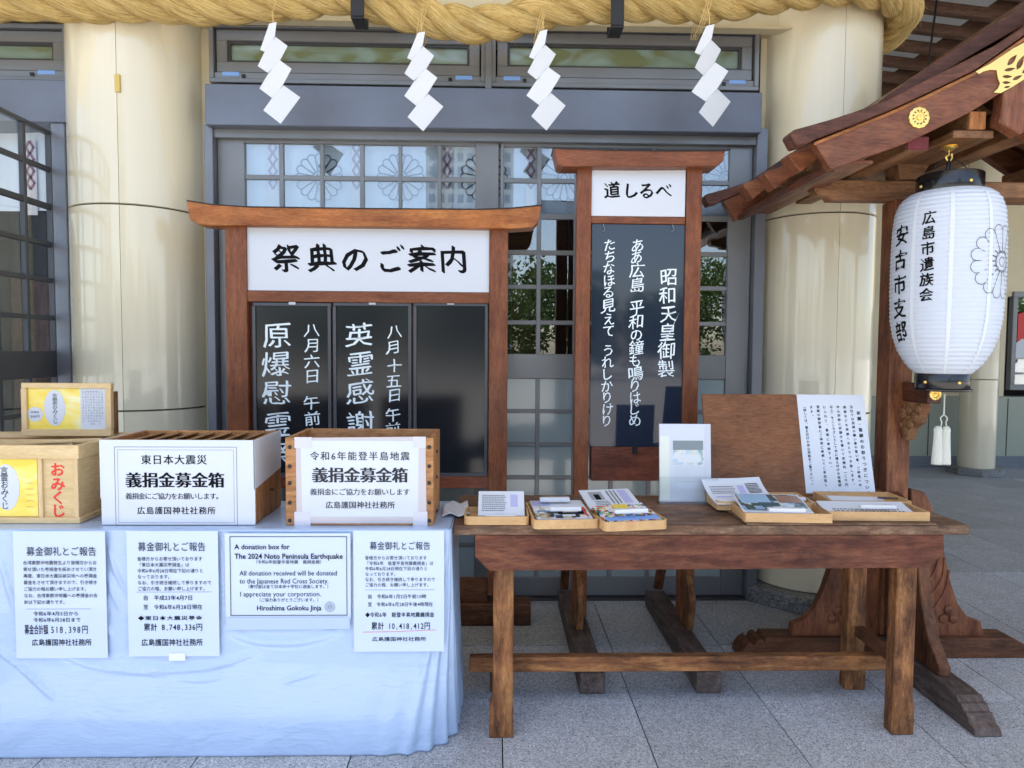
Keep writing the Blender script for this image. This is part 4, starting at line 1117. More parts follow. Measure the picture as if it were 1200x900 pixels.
for px in (339.5, 503):
    for py in (524, 546.5, 566, 589, 610):
        p = at(px, py, YV); m = MB(); m.lathe([(.0075, 0), (.007, .003), (.004, .0055), (.0005, .0065)], 0, 0, 10)
        m.v = [(p.x + v[0], p.y - v[2], p.z + v[1]) for v in m.v]; m.build('stud', RIVET, b, smooth=True)
for py in (530, 560, 600):
    m = MB(); X = x1; zz = fz(py, YV+.1); m.lathe([(.0075, 0), (.004, .0055), (.0005, .0065)], 0, 0, 10); m.v = [(X + v[2], YV+.12 + v[0], zz + v[1]) for v in m.v]; m.build('stud', RIVET, b, smooth=True)
fr = plane_frame(424, 563, YV-.001, .0004); k = mpp(YV); ref = (424, 563)
m = MB(); m.poly([fr.p((347.5-424)*k, -(614-563)*k), fr.p((500-424)*k, -(614-563)*k), fr.p((498.5-424)*k, -(511-563)*k), fr.p((347.5-424)*k, -(513-563)*k)]); sh = m.build('clear_sleeve', plain('sleeve_pale', lin(.50,.47,.50), .22), b)
fr.d = .0010
m = MB(); m.poly([fr.p((354-424)*k, -(606-563)*k), fr.p((490-424)*k, -(606-563)*k), fr.p((491-424)*k, -(516-563)*k), fr.p((353-424)*k, -(516-563)*k)]); sh2 = m.build('printed_sheet', PAPER, b)
for (a0, c0, a1, c1) in ((346, 512, 366, 525), (484, 511, 499, 524), (345, 600, 364, 617), (484, 600, 501, 617)):
    m = MB(); fr.d = .0016; m.poly([fr.p((a0-424)*k, -(c1-563)*k), fr.p((a1-424)*k, -(c1-563)*k), fr.p((a1-424)*k, -(c0-563)*k), fr.p((a0-424)*k, -(c0-563)*k)]); m.build('tape', plain('tape', lin(.56,.56,.62), .3), sh)
m = MB(); fr.d = .0018
Jn('令和6年能登半島地震', 363, 481, 534, 11, .002, .025); Jn('義捐金募金箱', 366, 478, 556.5, 19, .004, .075)
Jn('義捐金にご協力をお願いします', 363.5, 480.5, 576.5, 8.6, .0, .03); Jn('広島護国神社社務所', 381.5, 463, 592, 9, .004, .03); m.build('lettering', INKGREY, sh2)
# folded white cloth behind the studded box
m = MB(); x2 = x1 + .02
m.grid(lambda u, v: (x2 + .11*u*(1-.15*v), YV+.12 + .22*v, ZT + .006 + .012*math.sin(u*5+v*3)**2), 14, 14)
tag(m.build('folded_cloth', PAPER, smooth=True, solid=.002), 'crumpled white cloth lying right of the studded donation box', 'cloth')

# ================================================================== WRITING DESK
YD0, YD1 = 2.527, 3.07
ZD = fz(616, YD0, 834)
dk = thing('writing_desk', 'weathered reddish wooden desk carrying trays of leaflets', 'desk', (fx(834, 2.8), 2.85, 0))
XD0, XD1 = fx(531, YD0, 620), fx(1137, YD0, 620)
npl = 4
for q in range(npl):
    ya = YD0 + (YD1-YD0)*q/npl; yb_ = YD0 + (YD1-YD0)*(q+1)/npl - .0015
    m = MB(); m.box(XD0 + (.0015*q % .004), XD1 - .001*q, ya, yb_, ZD-.036 + .0005*(q % 2), ZD - .0008*(q % 2)); m.build('top_plank', W_TOP, dk, bevel=.003)
YA = YD0+.004
ap = pxz([(556.5,630),(1106.5,627),(1106.5,648.5),(1088,665.5),(573,669),(556.5,652)], YA)
zu = ZD-.037
ap[0].z = zu; ap[1].z = zu
m = MB(); m.prism(ap, (0, .022, 0)); m.build('apron', W_DESK, dk, bevel=.002)
ap2 = [p + Vector((0, YD1-.12-YA, 0)) for p in ap]
m = MB(); m.prism(ap2, (0, .028, 0)); m.build('apron', W_DESK, dk, bevel=.002)
YL0 = at(590, 865, Z=.007).y; YL1 = at(1002, 803, Z=0.007).y - .05
lx = ((fx(578, YL0, 760), fx(601.5, YL0, 760)), (fx(1048.5, YL0, 760), fx(1077.5, YL0, 760)))
hL = zu
for (xa, xb) in lx:
    for Yq in (YL0, YL1):
        xb_ = xb if xb - xa > .07 else xb
        ww = .078
        xa_ = xa if xa > 1 else xb-ww
        xb_ = xa_+ww
        m = MB()
        s_ = 1
        prf = [(xa_-.012, .008), (xb_+.002, .008), (xb_+.002, .12), (xb_, .16), (xb_, hL), (xa_, hL), (xa_, .17), (xa_-.012, .13)]
        if xa_ > 1: prf = [(xa_-.002, .008), (xb_+.008, .008), (xb_+.008, .12), (xb_, .165), (xb_, hL), (xa_, hL)]
        m.prism([(x, Yq + (YA+.0225-YL0 if Yq == YL0 else 0), z) for x, z in prf], (0, .06, 0))
        m.build('leg', W_LEG, dk, bevel=.004)
        m = MB(); m.box(xa_+.004, xb_-.004, (YA+.03 if Yq == YL0 else Yq+.005), (YA+.08 if Yq == YL0 else Yq+.055), .007, .0115); m.build('foot_pad', WHITEPLAST, dk)
# side stretchers and long stretcher
for (xa, xb) in lx:
    xc = (xa+xb)/2
    m = MB(); m.box(xc-.02, xc+.02, YL0+.091, YL1-.001, .255, .30); m.build('side_stretcher', W_FOOT, dk, bevel=.003)
Ym = at(800, 788, Z=.24).y
Ym = (YL0+YL1)/2 + .02
zs_ = fz(787, Ym, 800)
m = MB(); m.box(fx(550, Ym, 780), fx(1047, Ym, 780)+.05, Ym, Ym+.045, zs_, zs_+.062); m.build('long_stretcher', W_LEG, dk, bevel=.003)

# ---- rounded trays
def rrect(hw, hd, r, n=5):
    pts = []
    for (cx, cy, a0) in ((hw-r, hd-r, 0), (-hw+r, hd-r, 90), (-hw+r, -hd+r, 180), (hw-r, -hd+r, 270)):
        for k_ in range(n+1):
            a_ = R(a0 + 90*k_/n); pts.append((cx + r*math.cos(a_), cy + r*math.sin(a_)))
    return pts
def tray(label, cx, cy, wd, dp, hh, rot=0, z=None, tilt=0, rad=.02, mat=W_TRAY):
    z = ZD+.001 if z is None else z
    root = thing('tray', label, 'tray', (cx, cy, z), 'leaflet trays on the desk')
    root.rotation_euler.z = rot
    t = .007; out = rrect(wd/2, dp/2, rad); inn = rrect(wd/2-t, dp/2-t, max(.004, rad-t)); n = len(out)
    mb = MB()
    P = lambda p, zz: (cx + p[0], cy + p[1], z + zz)
    vs = [P(p, 0) for p in out] + [P(p, hh) for p in out] + [P(p, hh) for p in inn] + [P(p, .006) for p in inn]
    fs = []
    for k_ in range(n):
        j = (k_+1) % n; fs += [(k_, j, n+j, n+k_), (n+k_, n+j, 2*n+j, 2*n+k_), (2*n+k_, 2*n+j, 3*n+j, 3*n+k_)]
    mb.mesh(vs, fs); mb.build('rim', W_TRAY, root, autos=35)
    mb = MB(); mb.poly([P(p, .006) for p in inn]); mb.poly([P(p, 0.0005) for p in out][::-1]); mb.build('base', W_TRAY, root)
    return root
def wpt(root, x, y, z=0):
    a_ = root.rotation_euler.z; return Vector((root.location.x + x*math.cos(a_) - y*math.sin(a_), root.location.y + x*math.sin(a_) + y*math.cos(a_), root.location.z + z))
def flat(name, label, cat, c, wd, dp, rot, mat, th=.006, tilt=0, group=None, curl=0, bits=None):
    """a leaflet (stack) lying or leaning; bits = coloured print patches (u0,u1,v0,v1,mat)"""
    root = thing(name, label, cat, c, group)
    u = Vector((math.cos(rot), math.sin(rot), 0)); v = Vector((-math.sin(rot)*math.cos(tilt), math.cos(rot)*math.cos(tilt), math.sin(tilt))); n = u.cross(v)
    O = Vector(c)
    def S_(a, b_, h): return O + u*(a-.5)*wd + v*(b_-.5)*dp + n*(h + curl*(b_**3)*dp + abs(curl)*.3*max(0, a-.6)*dp)
    mb = MB(); mb.grid(lambda a, b_: S_(a, b_, th), 8, 8); mb.grid(lambda a, b_: S_(1-a, b_, 0), 8, 8)
    for (e0, e1) in (((0,0),(1,0)), ((1,0),(1,1)), ((1,1),(0,1)), ((0,1),(0,0))):
        L8 = [(e0[0]+(e1[0]-e0[0])*t/8, e0[1]+(e1[1]-e0[1])*t/8) for t in range(9)]
        for t in range(8): mb.poly([S_(*L8[t], 0), S_(*L8[t+1], 0), S_(*L8[t+1], th), S_(*L8[t], th)])
    pg = mb.build('page', mat, root)
    for q, (a0, a1, b0, b1, mt) in enumerate(bits or ()):
        mb = MB(); mb.grid(lambda a, b_: S_(a0+(a1-a0)*a, b0+(b1-b0)*b_, th+.0007+.0003*q), 4, 4); mb.build('print', mt, pg)
    def lines(a0, a1, b0, b1, nn, mt=INKGREY, wdt=.35, vert=False, seedd=1):
        mb = MB(); rnd = random.Random(seedd)
        for q in range(nn):
            f_ = (q+.5)/nn
            if vert:
                a_ = a0 + (a1-a0)*f_; hwid = (a1-a0)/nn*wdt/2; y_ = b1
                while y_ > b0 + rnd.uniform(0, .1)*(b1-b0):
                    st = (b1-b0)*rnd.uniform(.02, .05); mb.poly([S_(a_-hwid, y_-st, th+.002), S_(a_+hwid, y_-st, th+.002), S_(a_+hwid, y_, th+.002), S_(a_-hwid, y_, th+.002)]); y_ -= st*1.5
            else:
                b_ = b1 - (b1-b0)*f_; hh_ = (b1-b0)/nn*wdt/2; x_ = a0
                while x_ < a1 - rnd.uniform(0, .1)*(a1-a0):
                    st = (a1-a0)*rnd.uniform(.02, .05); mb.poly([S_(x_, b_-hh_, th+.002), S_(x_+st, b_-hh_, th+.002), S_(x_+st, b_+hh_, th+.002), S_(x_, b_+hh_, th+.002)]); x_ += st*1.5
        mb.build('small_print', mt, pg)
    return root, lines
def weight(label, c, wd, rot=0, tilt=0):
    mb = MB(); u = Vector((math.cos(rot), math.sin(rot), 0)); v = Vector((-math.sin(rot), math.cos(rot), 0)); c = Vector(c)
    mb.obox(c - u*wd/2 - v*.013, u*wd, v*.026, (0, 0, .016)); tag(mb.build('paper_weight', WHITEPLAST, bevel=.003, seg=2), label, 'paper weight', 'white paper weights on the leaflets')

def dpt(px, py, z=None): return at(px, py, Z=(ZD if z is None else z))
# tray A (leftmost)
pf = dpt(582, 616); tA = tray('small tan tray at the left end of the desk holding leaning white sheets', pf.x, pf.y+.085, .245, .16, .032)
r_, ln = flat('leaflet_stack', 'white handout stack leaning in the leftmost desk tray', 'leaflets', wpt(tA, .018, .02, .055), .178, .12, 0, PAPER, .008, R(38), group='leaflets on the desk', bits=[(.70,.86,.35,.85,PR_LILAC)])
ln(.08, .6, .15, .85, 9)
weight('white bar weight at the foot of the leaning handouts in the leftmost tray', wpt(tA, .015, -.05, .018), .12)
# tray B
pf = dpt(667, 620.5); tB = tray('tan tray, second from the left on the desk, with dark printed leaflets', pf.x-.018, pf.y+.155, .245, .30, .034, R(3.5))
c = wpt(tB, 0, .01, .028)
r_, ln = flat('leaflet_stack', 'dark printed leaflets in the second tray from the left', 'leaflets', c, .21, .25, R(3.5), PAPER, .008, R(3), group='leaflets on the desk', bits=[(.0,.97,.02,.62,PR_DARK),(.42,.9,.22,.62,INK),(.52,.8,.3,.5,PR_PALE),(.91,.95,.1,.6,REDINK),(.02,.35,.70,.97,PR_LILAC)])
weight('white bar weight in the front of the second tray', wpt(tB, .01, -.06, .046), .12, R(3)); weight('white bar weight at the back of the second tray', wpt(tB, -.01, .085, .050), .12, R(3))
# tray C
pf = dpt(748, 622.5); tC = tray('tan tray with comic style colour leaflets, third from the left on the desk', pf.x-.028, pf.y+.155, .245, .30, .034, R(9))
c = wpt(tC, -.0, -.02, .030)
r_, ln = flat('leaflet_stack', 'colourful comic style leaflets in the third tray', 'leaflets', c, .215, .22, R(9), PR_COMIC, .010, R(4), group='leaflets on the desk', bits=[(.02,.98,.02,.22,STICKER),(.38,.66,.62,.92,plain('comic_yellow', lin(.82,.62,.05), .3))])
weight('white bar weight on the comic style leaflets', wpt(tC, -.0, -.085, .05), .13, R(9))
r_, ln = flat('leaflet_stack', 'white newsletter with a small portrait photo at the back of the third tray', 'leaflets', wpt(tC, -.012, .125, .055), .215, .16, R(10), PAPER, .006, R(14), group='leaflets on the desk', bits=[(.14,.40,.42,.86,plain('portrait_grey', lin(.30,.32,.34), .4)),(.22,.33,.42,.72,INK),(.74,.90,.2,.92,PR_LILAC)])
ln(.48, .70, .15, .9, 3, vert=True); ln(.16, .45, .1, .36, 3)
# leaflet stand
YH = at(805, 591, Z=ZD).y + .03; xa, xb = fx(773, YH, 550), fx(838, YH, 550); zt_ = fz(498, YH, 805)
st = thing('leaflet_stand', 'clear acrylic stand holding a white illustrated leaflet', 'leaflet stand', ((xa+xb)/2, YH, ZD))
def lean(y, z): return YH + y + (z-ZD)*.10
m = MB(); m.prism([(xa+.004, lean(.004, ZD+.004), ZD+.004), (xb-.012, lean(.004, ZD+.004), ZD+.004), (xb-.012, lean(.004, zt_), zt_), (xa+.004, lean(.004, zt_), zt_)], (0, .008, 0)); lf = m.build('leaflet', plain('leaflet_back', lin(.55,.57,.64), .4), st)
fr = Frame3(((xa+xb)/2, lean(.004, ZD+.004), ZD+.004), (1,0,0), (0,.0995,.995), (0,-.995,.0995), .0008)
H_ = zt_-ZD; wd = xb-xa
def pq(a0, a1, b0, b1, mt, nm='print', h=0):
    mb = MB(); mb.poly([fr.p((a0-.5)*wd, b0*H_, h), fr.p((a1-.5)*wd, b0*H_, h), fr.p((a1-.5)*wd, b1*H_, h), fr.p((a0-.5)*wd, b1*H_, h)]); return mb.build(nm, mt, lf)
pq(.02, .84, .84, .99, plain('leaflet_lilac', lin(.60,.63,.80), .4)); pq(.02,.2,.02,.84, plain('leaflet_cream', lin(.70,.73,.66), .4), h=.0003)
pq(.20, .83, .02, .84, PAPER, h=.0006); pq(.26, .81, .47, .78, PR_PALE, h=.0010); pq(.26, .81, .66, .78, plain('leaflet_roof', lin(.20,.24,.26), .4), h=.0014); pq(.34, .74, .50, .60, plain('leaflet_people', lin(.62,.66,.70), .4), h=.0014); pq(.34,.80,.16,.24, plain('leaflet_caption', lin(.62,.68,.78), .4), h=.0010)
m = MB(); fr.d = .0022; rnd = random.Random(4)
for q in range(14):
    for r2 in range(7): put(m, fr, rnd.choice('のにをはと日本'), (-.20 + q*.040)*wd, (.44-r2*.03)*H_, .0045, .0045)
ltext(m, fr, 'www', 0, 2, .001, .001) if False else None
m.build('small_print', INKGREY, lf)
for q, (y0_, y1_, hh_) in enumerate(((-.028, -.025, .115), (.014, .017, .25))):
    m = MB(); m.prism([(xa-.008, lean(y0_, ZD), ZD+.002), (xb+.008, lean(y0_, ZD), ZD+.002), (xb+.008, lean(y0_, ZD+hh_), ZD+hh_), (xa-.008, lean(y0_, ZD+hh_), ZD+hh_)], (0, .003, 0)); m.build('acrylic_wall', ACRYL, st, bevel=.0005)
for xx in (xa-.008, xb+.005):
    m = MB(); m.prism([(xx, lean(-.0245, ZD), ZD+.002), (xx, lean(.0135, ZD), ZD+.002), (xx, lean(.0135, ZD+.115), ZD+.115), (xx, lean(-.0245, ZD+.115), ZD+.115)], (.003, 0, 0)); m.build('acrylic_wall', ACRYL, st)
m = MB(); m.box(xa-.01, xb+.01, YH-.035, YH+.035, ZD+.0005, ZD+.003); m.build('acrylic_base', ACRYL, st)
# board under the right trays
pA = dpt(876, 616); pB = dpt(1092, 612)
zz = ZD + .0015
bd = MB(); bd.prism([(pA.x, pA.y, zz), (fx(1098, pA.y, 612), pA.y, zz), (fx(1098, pA.y, 612)-.01, YD1-.03, zz), (fx(850, pA.y+.2, 600), YD1-.03, zz)], (0, 0, .007))
tag(bd.build('base_board', W_TOP, bevel=.002), 'thin brown board lying under the four trays at the right of the desk', 'board')
zz = ZD + .010
def tray2(label, cx, cy, wd, dp, rot=0, hh=.035): return tray(label, cx, cy, wd, dp, hh, rot, zz, rad=.008)
f1 = dpt(930, 613, zz); f2 = dpt(1018, 611, zz)
tF = tray2('tan tray at the front holding scenic photo leaflets', f1.x-.010, f1.y+.095, .330, .18, R(-3))
tG = tray2('rightmost front tan tray with loose white forms', f2.x+.045, f2.y+.092, .40, .17, R(-2))
tD = tray2('tan tray behind the photo leaflets with a curled sheet', f1.x-.02, f1.y+.30, .40, .20, R(-2))
tE = tray2('rear right tan tray with white slips and a pen', f2.x+.125, f2.y+.29, .33, .19, R(-3))
r_, ln = flat('leaflet_stack', 'scenic photo leaflets tilted in the front tray', 'leaflets', wpt(tF, -.03, .02, .045), .26, .19, R(-6), PAPER, .007, R(9), group='leaflets on the desk', bits=[(.02,.98,.05,.97,PR_PHOTO),(.05,.5,.45,.95,plain('print_skyblue', lin(.28,.46,.66), .3)),(.30,.6,.3,.5,plain('print_mountain', lin(.04,.10,.13), .3)),(.62,.96,.5,.9,plain('print_brown', lin(.28,.17,.13), .3))])
weight('white bar weight at the front edge of the photo leaflets', wpt(tF, .0, -.06, .034), .14, R(-3))
r_, ln = flat('form_stack', 'white forms lying in the rightmost front tray', 'forms', wpt(tG, .0, .01, .018), .34, .14, R(-4), PAPER, .006, R(7), curl=.05)
ln(.1, .9, .1, .5, 3)
weight('white bar weight on the forms in the rightmost front tray', wpt(tG, .02, -.035, .036), .14, R(-2))
r_, ln = flat('newsletter', 'curled white newsletter in the tray behind the photo leaflets', 'newsletter', wpt(tD, -.085, -.005, .040), .26, .19, R(4), PAPER, .002, R(9), curl=.22, bits=[(.1,.55,.35,.42,PR_LILAC),(.55,.66,.5,.8,PR_LILAC)])
ln(.08, .5, .5, .8, 4); ln(.70, .92, .5, .85, 7, wdt=.6)
weight('thick white block at the back of the curled newsletter tray', wpt(tD, .12, -.03, .025), .13, 0)
r_, ln = flat('slip_stack', 'small white slips in the rear right tray', 'slips', wpt(tE, -.02, -.02, .014), .22, .12, R(-8), PAPER, .008, R(4))
m = MB(); q = wpt(tE, .06, -.02, .034); m.tube([q, q + Vector((.07, -.03, .002))], .004, 8); tag(m.build('pen', BLACK), 'black pen resting on the white slips', 'pen')

# ---- leaning plywood board with written sheet
Yb0, Yb1 = YD1-.06, YD1+.07
B0 = at(836, 583, Y=Yb0); B1 = at(1036, 583, Y=Yb0)
zl = ZD+.010; ztp = fz(462, Yb1, 915)
lb = thing('leaning_board', 'brown plywood board leaning at the back of the desk', 'board', ((B0.x+B1.x)/2, Yb0, zl))
vv = Vector((0, Yb1-Yb0, ztp-zl)); H_ = vv.length; vv.normalize(); nn = Vector((1,0,0)).cross(vv); 
if nn.y > 0: nn = -nn
XA = at(822.5, 462, Y=Yb1).x; XB = at(1012, 462, Y=Yb1).x
m = MB(); m.obox((XA, Yb0, zl), (XB-XA, 0, 0), vv*H_, -nn*.012); m.build('panel', W_PLY, lb, bevel=.002)
fr = Frame3((XA, Yb0, zl), (1,0,0), vv, nn, .0006)
wb = XB-XA; xs0 = wb*(933-822.5)/(1012-822.5)
sh = thing('written_sheet', 'white sheet of vertical handwriting pinned on the leaning plywood board', 'sheet', (XA+xs0, Yb0, zl), None)
m = MB(); m.poly([fr.p(xs0, .012, .0006), fr.p(wb-.001, .012, .0006), fr.p(wb-.001, H_-.001, .0006), fr.p(xs0, H_-.001, .0006)]); m.poly([fr.p(xs0, .012), fr.p(xs0, H_-.001), fr.p(wb-.001, H_-.001), fr.p(wb-.001, .012)]); m.build('paper', PAPER, sh)
m = MB(); fr.d = .0022
colsT = ['祈願・誓願のお取りつぎについて', '当社では皆様の願い事や誓い事、ご神恩への', '感謝などを神様へおとりつぎ致します。', '申込用紙に祈願文を書いて初穂料（二千円', '以上）をこころざしとして共に備え付けの祝儀袋', 'に入れて、番箱に奉納下さい。', '翌朝の御祭事にご神前に奉奏してご祈念致し', 'ます。', '（詳しくは、備え付けの申込用紙をご覧下さい。）']
for q, t in enumerate(colsT):
    cxq = wb - .035 - q*(wb-xs0-.06)/8.2
    pitch = .0262 if q == 0 else min(.0215, (H_-.09)/len(t)) * (1.0 if len(t) > 4 else 1)
    m.cut(); vtext(m, fr, t, cxq, H_-(.075 if q == 0 else .05), (.019 if q == 0 else .0145), pitch, .004 if q == 0 else .0, .04, .05)
m.build('lettering', INK, sh)

# ================================================================== ROOFED LANTERN STAND
YPo = 3.215
rs_ = thing('roofed_stand', 'dark red wooden stand with a small curved gable roof and gold fittings', 'roofed stand', (1.9, YPo, 0))
X0, X1 = fx(1040.5, YPo, 500), fx(1067.5, YPo, 500)
zb_ = fz(233, YPo, 1000)
def post(xa, xb):
    m = MB(); m.box(xa, xb, YPo, YPo+.115, .12, zb_); m.build('post', W_POST, rs_, bevel=.005)
post(X0, X1); xc = (X0+X1)/2
XRP = 2.98
post(XRP-.055, XRP+.055)
# cross feet
pts = [(868,776),(868,766),(874,757),(880,753),(884,757),(888,750),(893,749),(896,753),(899,747.5),(903,748),(1188,748.5),(1206,758),(1206,777)]
Yx = YPo-.005
P = pxz(pts, Yx)
for p_ in P: p_.z = max(.008, p_.z)
m = MB(); m.prism(P, (0, .12, 0)); m.build('foot_beam', W_FOOT, rs_, bevel=.003)
m = MB(); m.box(2.80, 3.2, Yx, Yx+.12, .008, .12); m.build('foot_beam', W_FOOT, rs_, bevel=.004)
xa, xb = at(1164.5, 882, Z=0.007).x, at(1197, 881, Z=.007).x
yz = [(Yx-.001, .008), (Yx-.001, .121), (2.70, .121), (2.665,.114),(2.655,.119),(2.632,.096),(2.622,.100),(2.603,.074),(2.592,.077),(2.568,.046),(2.545,.036),(2.535,.008)]
for (a, b_) in ((xa, xb),):
    m = MB(); m.prism([(a, y_, z_) for y_, z_ in yz], (b_-a, 0, 0)); m.build('foot_beam', W_FOOTGREY if True else W_FOOT, rs_, bevel=.003)
    m = MB(); m.prism([(a, 2*YPo+.115-y_, z_) for y_, z_ in yz], (b_-a, 0, 0)); m.build('foot_beam', W_FOOT, rs_, bevel=.003)
# wings (front one and the two side ones)
Yw = YPo+.03
lw = [(1040,573),(1022,577),(1012,590),(997,612),(984,638),(974,667),(966,691),(956,714),(942,728),(929,732),(928,746.5),(1040,746.5)]
rw = [(1068,573),(1084,577),(1091,590),(1099,612),(1107,648),(1114.5,682),(1123,708),(1135,724),(1150,729),(1153,745.5),(1068,745.5)]
lo = m = MB().prism(pxz(lw, Yw), (0, .05, 0)); m.build('carved_wing', W_POST, rs_, bevel=.004)
m = MB().prism(pxz(rw, Yw), (0, .05, 0)); m.build('carved_wing', W_POST, rs_, bevel=.004)
fp = [(y_-.065 if z_ != .83 and y_ != YPo-.002 else y_, z_) for y_, z_ in [(YPo-.002,.83),(3.235,.82),(3.17,.77),(3.09,.66),(3.03,.53),(2.996,.373),(2.937,.241),(2.865,.160),(2.86,.1225),(YPo-.002,.1225)]]
xw = (xa+xb)/2
m = MB().prism([(xw-.028, y_, z_) for y_, z_ in fp], (.052, 0, 0)); m.build('carved_wing', W_FOOT, rs_, bevel=.004)
m = MB().prism([(xw-.028, 2*YPo+.115-y_, z_) for y_, z_ in fp], (.052, 0, 0)); m.build('carved_wing', W_FOOT, rs_, bevel=.004)
# carved relief: trefoils and swirls on the side wings
m = MB()
for (px, py) in ((981, 724), (1111, 723)):
    m.cut()
    for (dx, dy) in ((0,-8), (-6,2), (6,2)):
        p_ = at(px+dx, py+dy, Yw); q = MB(); q.lathe([(.024, 0), (.022, .005), (.014, .009), (.001, .010)], 0, 0, 12)
        m.mesh([(p_.x + v[0], p_.y - v[2], p_.z + v[1]) for v in q.v], q.f)
m.build('trefoil_relief', W_POST, rs_, smooth=True)
m = MB()
for sgn, bx_ in ((1, [(1112,668),(1108,690),(1098,708),(1090,716)]), (1, [(1107,654),(1104,676),(1094,694),(1086,700)]), (1, [(1100,645),(1098,662),(1090,678),(1082,684)]),
                (0, [(985,668),(992,690),(1000,704),(1010,712)]), (1, [(1008,660),(1006,676),(998,690),(992,696)]), (1, [(1022,655),(1020,670),(1012,684),(1004,690)])):
    if not sgn: m.cut()
    m.tube(catmull([at(x, y, Yw-.001) for x, y in bx_], 4), [.002]+[.007]*4+[.008]*4+[.003]*5 if False else .006, 7)
m.build('scroll_relief', W_POST, rs_, smooth=True)
# head beam, block
hb = pxz([(954,221),(957,214),(966,210.5),(1120,211),(1120,235),(975,234),(972,230),(958,228)], YPo+.02)
hb[3].x = 3.5; hb[4].x = 3.5; hb[3].z = hb[2].z; hb[4].z = hb[5].z
m = MB().prism(hb, (0, .075, 0)); m.build('head_beam', W_BEAM, rs_, bevel=.003)
m = MB().prism(pxz([(1051.5,186.5),(1092,184.5),(1090,192),(1079,209.5),(1055,210)], YPo), (0, .12, 0)); m.build('bearing_block', W_BEAM, rs_, bevel=.003)
# roof: gable boards
YG0, YG1 = 2.76, 3.90
XRG = 2.45
hafu_top = [(954,166),(1000,147.5),(1040,131.5),(1083,112),(1143,83),(1200,43),(1262,-8)]
hafu_bot = [(1262,60),(1200,92),(1170,111),(1133,133.6),(1095,152),(1061,168),(1015,184),(974,198.6)]
top_lay = [(926.5,157),(930,152),(938,150),(970,141),(1000,131.5),(1040,117),(1073,100),(1117,78),(1172,50),(1225,14),(1262,-18)]
top_bot = [(1262,-10),(1200,41),(1143,81.5),(1083,110.5),(1040,130),(1000,146),(955,163),(950,166.5),(934,171)]
def mir(P_): return [Vector((2*XRG - p_.x, p_.y, p_.z)) for p_ in P_]
def gable(Y, th, mt):
    hf = pxz(hafu_top + hafu_bot, Y); tl = pxz(top_lay + top_bot, Y-.03)
    for P_ in (hf, tl):
        for p_ in P_: p_.x = min(p_.x, XRG-.001)
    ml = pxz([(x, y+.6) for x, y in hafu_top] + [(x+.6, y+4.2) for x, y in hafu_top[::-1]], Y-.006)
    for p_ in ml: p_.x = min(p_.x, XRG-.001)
    for fn in (lambda a: a, mir):
        MB().prism(fn(ml), (0, .005, 0)).build('edge_highlight', W_ORANGE, rs_, bevel=.001)  # orange strip paints the highlight along the worn top edge of the board
        MB().prism(fn(hf), (0, th, 0)).build('barge_board', mt, rs_, bevel=.003)
        MB().prism(fn(tl), (0, th+.04, 0)).build('barge_cap', W_ROOFDK, rs_, bevel=.004)
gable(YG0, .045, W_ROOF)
# rear gable: same shape shifted back
def shift(P_, dy): return [Vector((p_.x, p_.y+dy, p_.z)) for p_ in P_]
hf = pxz(hafu_top + hafu_bot, YG0); tl = pxz(top_lay + top_bot, YG0-.03)
for P_ in (hf, tl):
    for p_ in P_: p_.x = min(p_.x, XRG-.001)
dy = YG1-YG0-.045
for fn in (lambda a: a, mir):
    MB().prism(shift(fn(hf), dy), (0, .045, 0)).build('barge_board', W_ROOF, rs_, bevel=.003)
    MB().prism(shift(fn(tl), dy+.03), (0, .045+.03, 0)).build('barge_cap', W_ROOFDK, rs_, bevel=.004)
# deck following the curve between the gables
mid_t = pxz([(985,141),(1000,137),(1040,121),(1083,100),(1143,70),(1200,36),(1262,-14)], YG0)
mid_b = pxz([(1262,4),(1200,52),(1143,86),(1083,116),(1040,136),(1000,152),(985,158)], YG0)
dkp = shift(mid_t + mid_b, .046)
for p_ in dkp: p_.x = min(p_.x, XRG-.001)
for fn in (lambda a: a, mir): MB().prism(fn(dkp), (0, YG1-YG0-.092, 0)).build('roof_deck', W_ROOFDK, rs_)
# upper steeper roof layer seen behind the barge cap
up = pxz([(1018,128),(1045,108),(1100,70),(1150,38),(1200,6),(1262,-40),(1262,-18),(1200,30),(1150,58),(1100,88),(1050,113)], YG0+.10)
for p_ in up: p_.x = min(p_.x, XRG-.001)
for fn in (lambda a: a, mir): MB().prism(fn(up), (0, .85, 0)).build('ridge_board', W_ROOFDK, rs_, bevel=.003)
# eave rafter tips between the gables
for Yr, (tx, ty) in ((2.93, (924,181)), (3.20, (895.5,203)), (3.476, (870.5,216))):
    t = at(tx, ty, Yr); kx = mpp(Yr)
    pr = [(0, -.004), (.006, .006), (.02, .011), (.14, .052), (.40, .16), (.40, .11), (.14, -.005), (.055, -.072)]
    MB().prism([(t.x + a, Yr, t.z + b_) for a, b_ in pr], (0, .09, 0)).build('rafter', W_ROOF, rs_, bevel=.003)
    MB().prism(mir([Vector((t.x + a, Yr, t.z + b_)) for a, b_ in pr]), (0, .09, 0)).build('rafter', W_ROOF, rs_, bevel=.003)
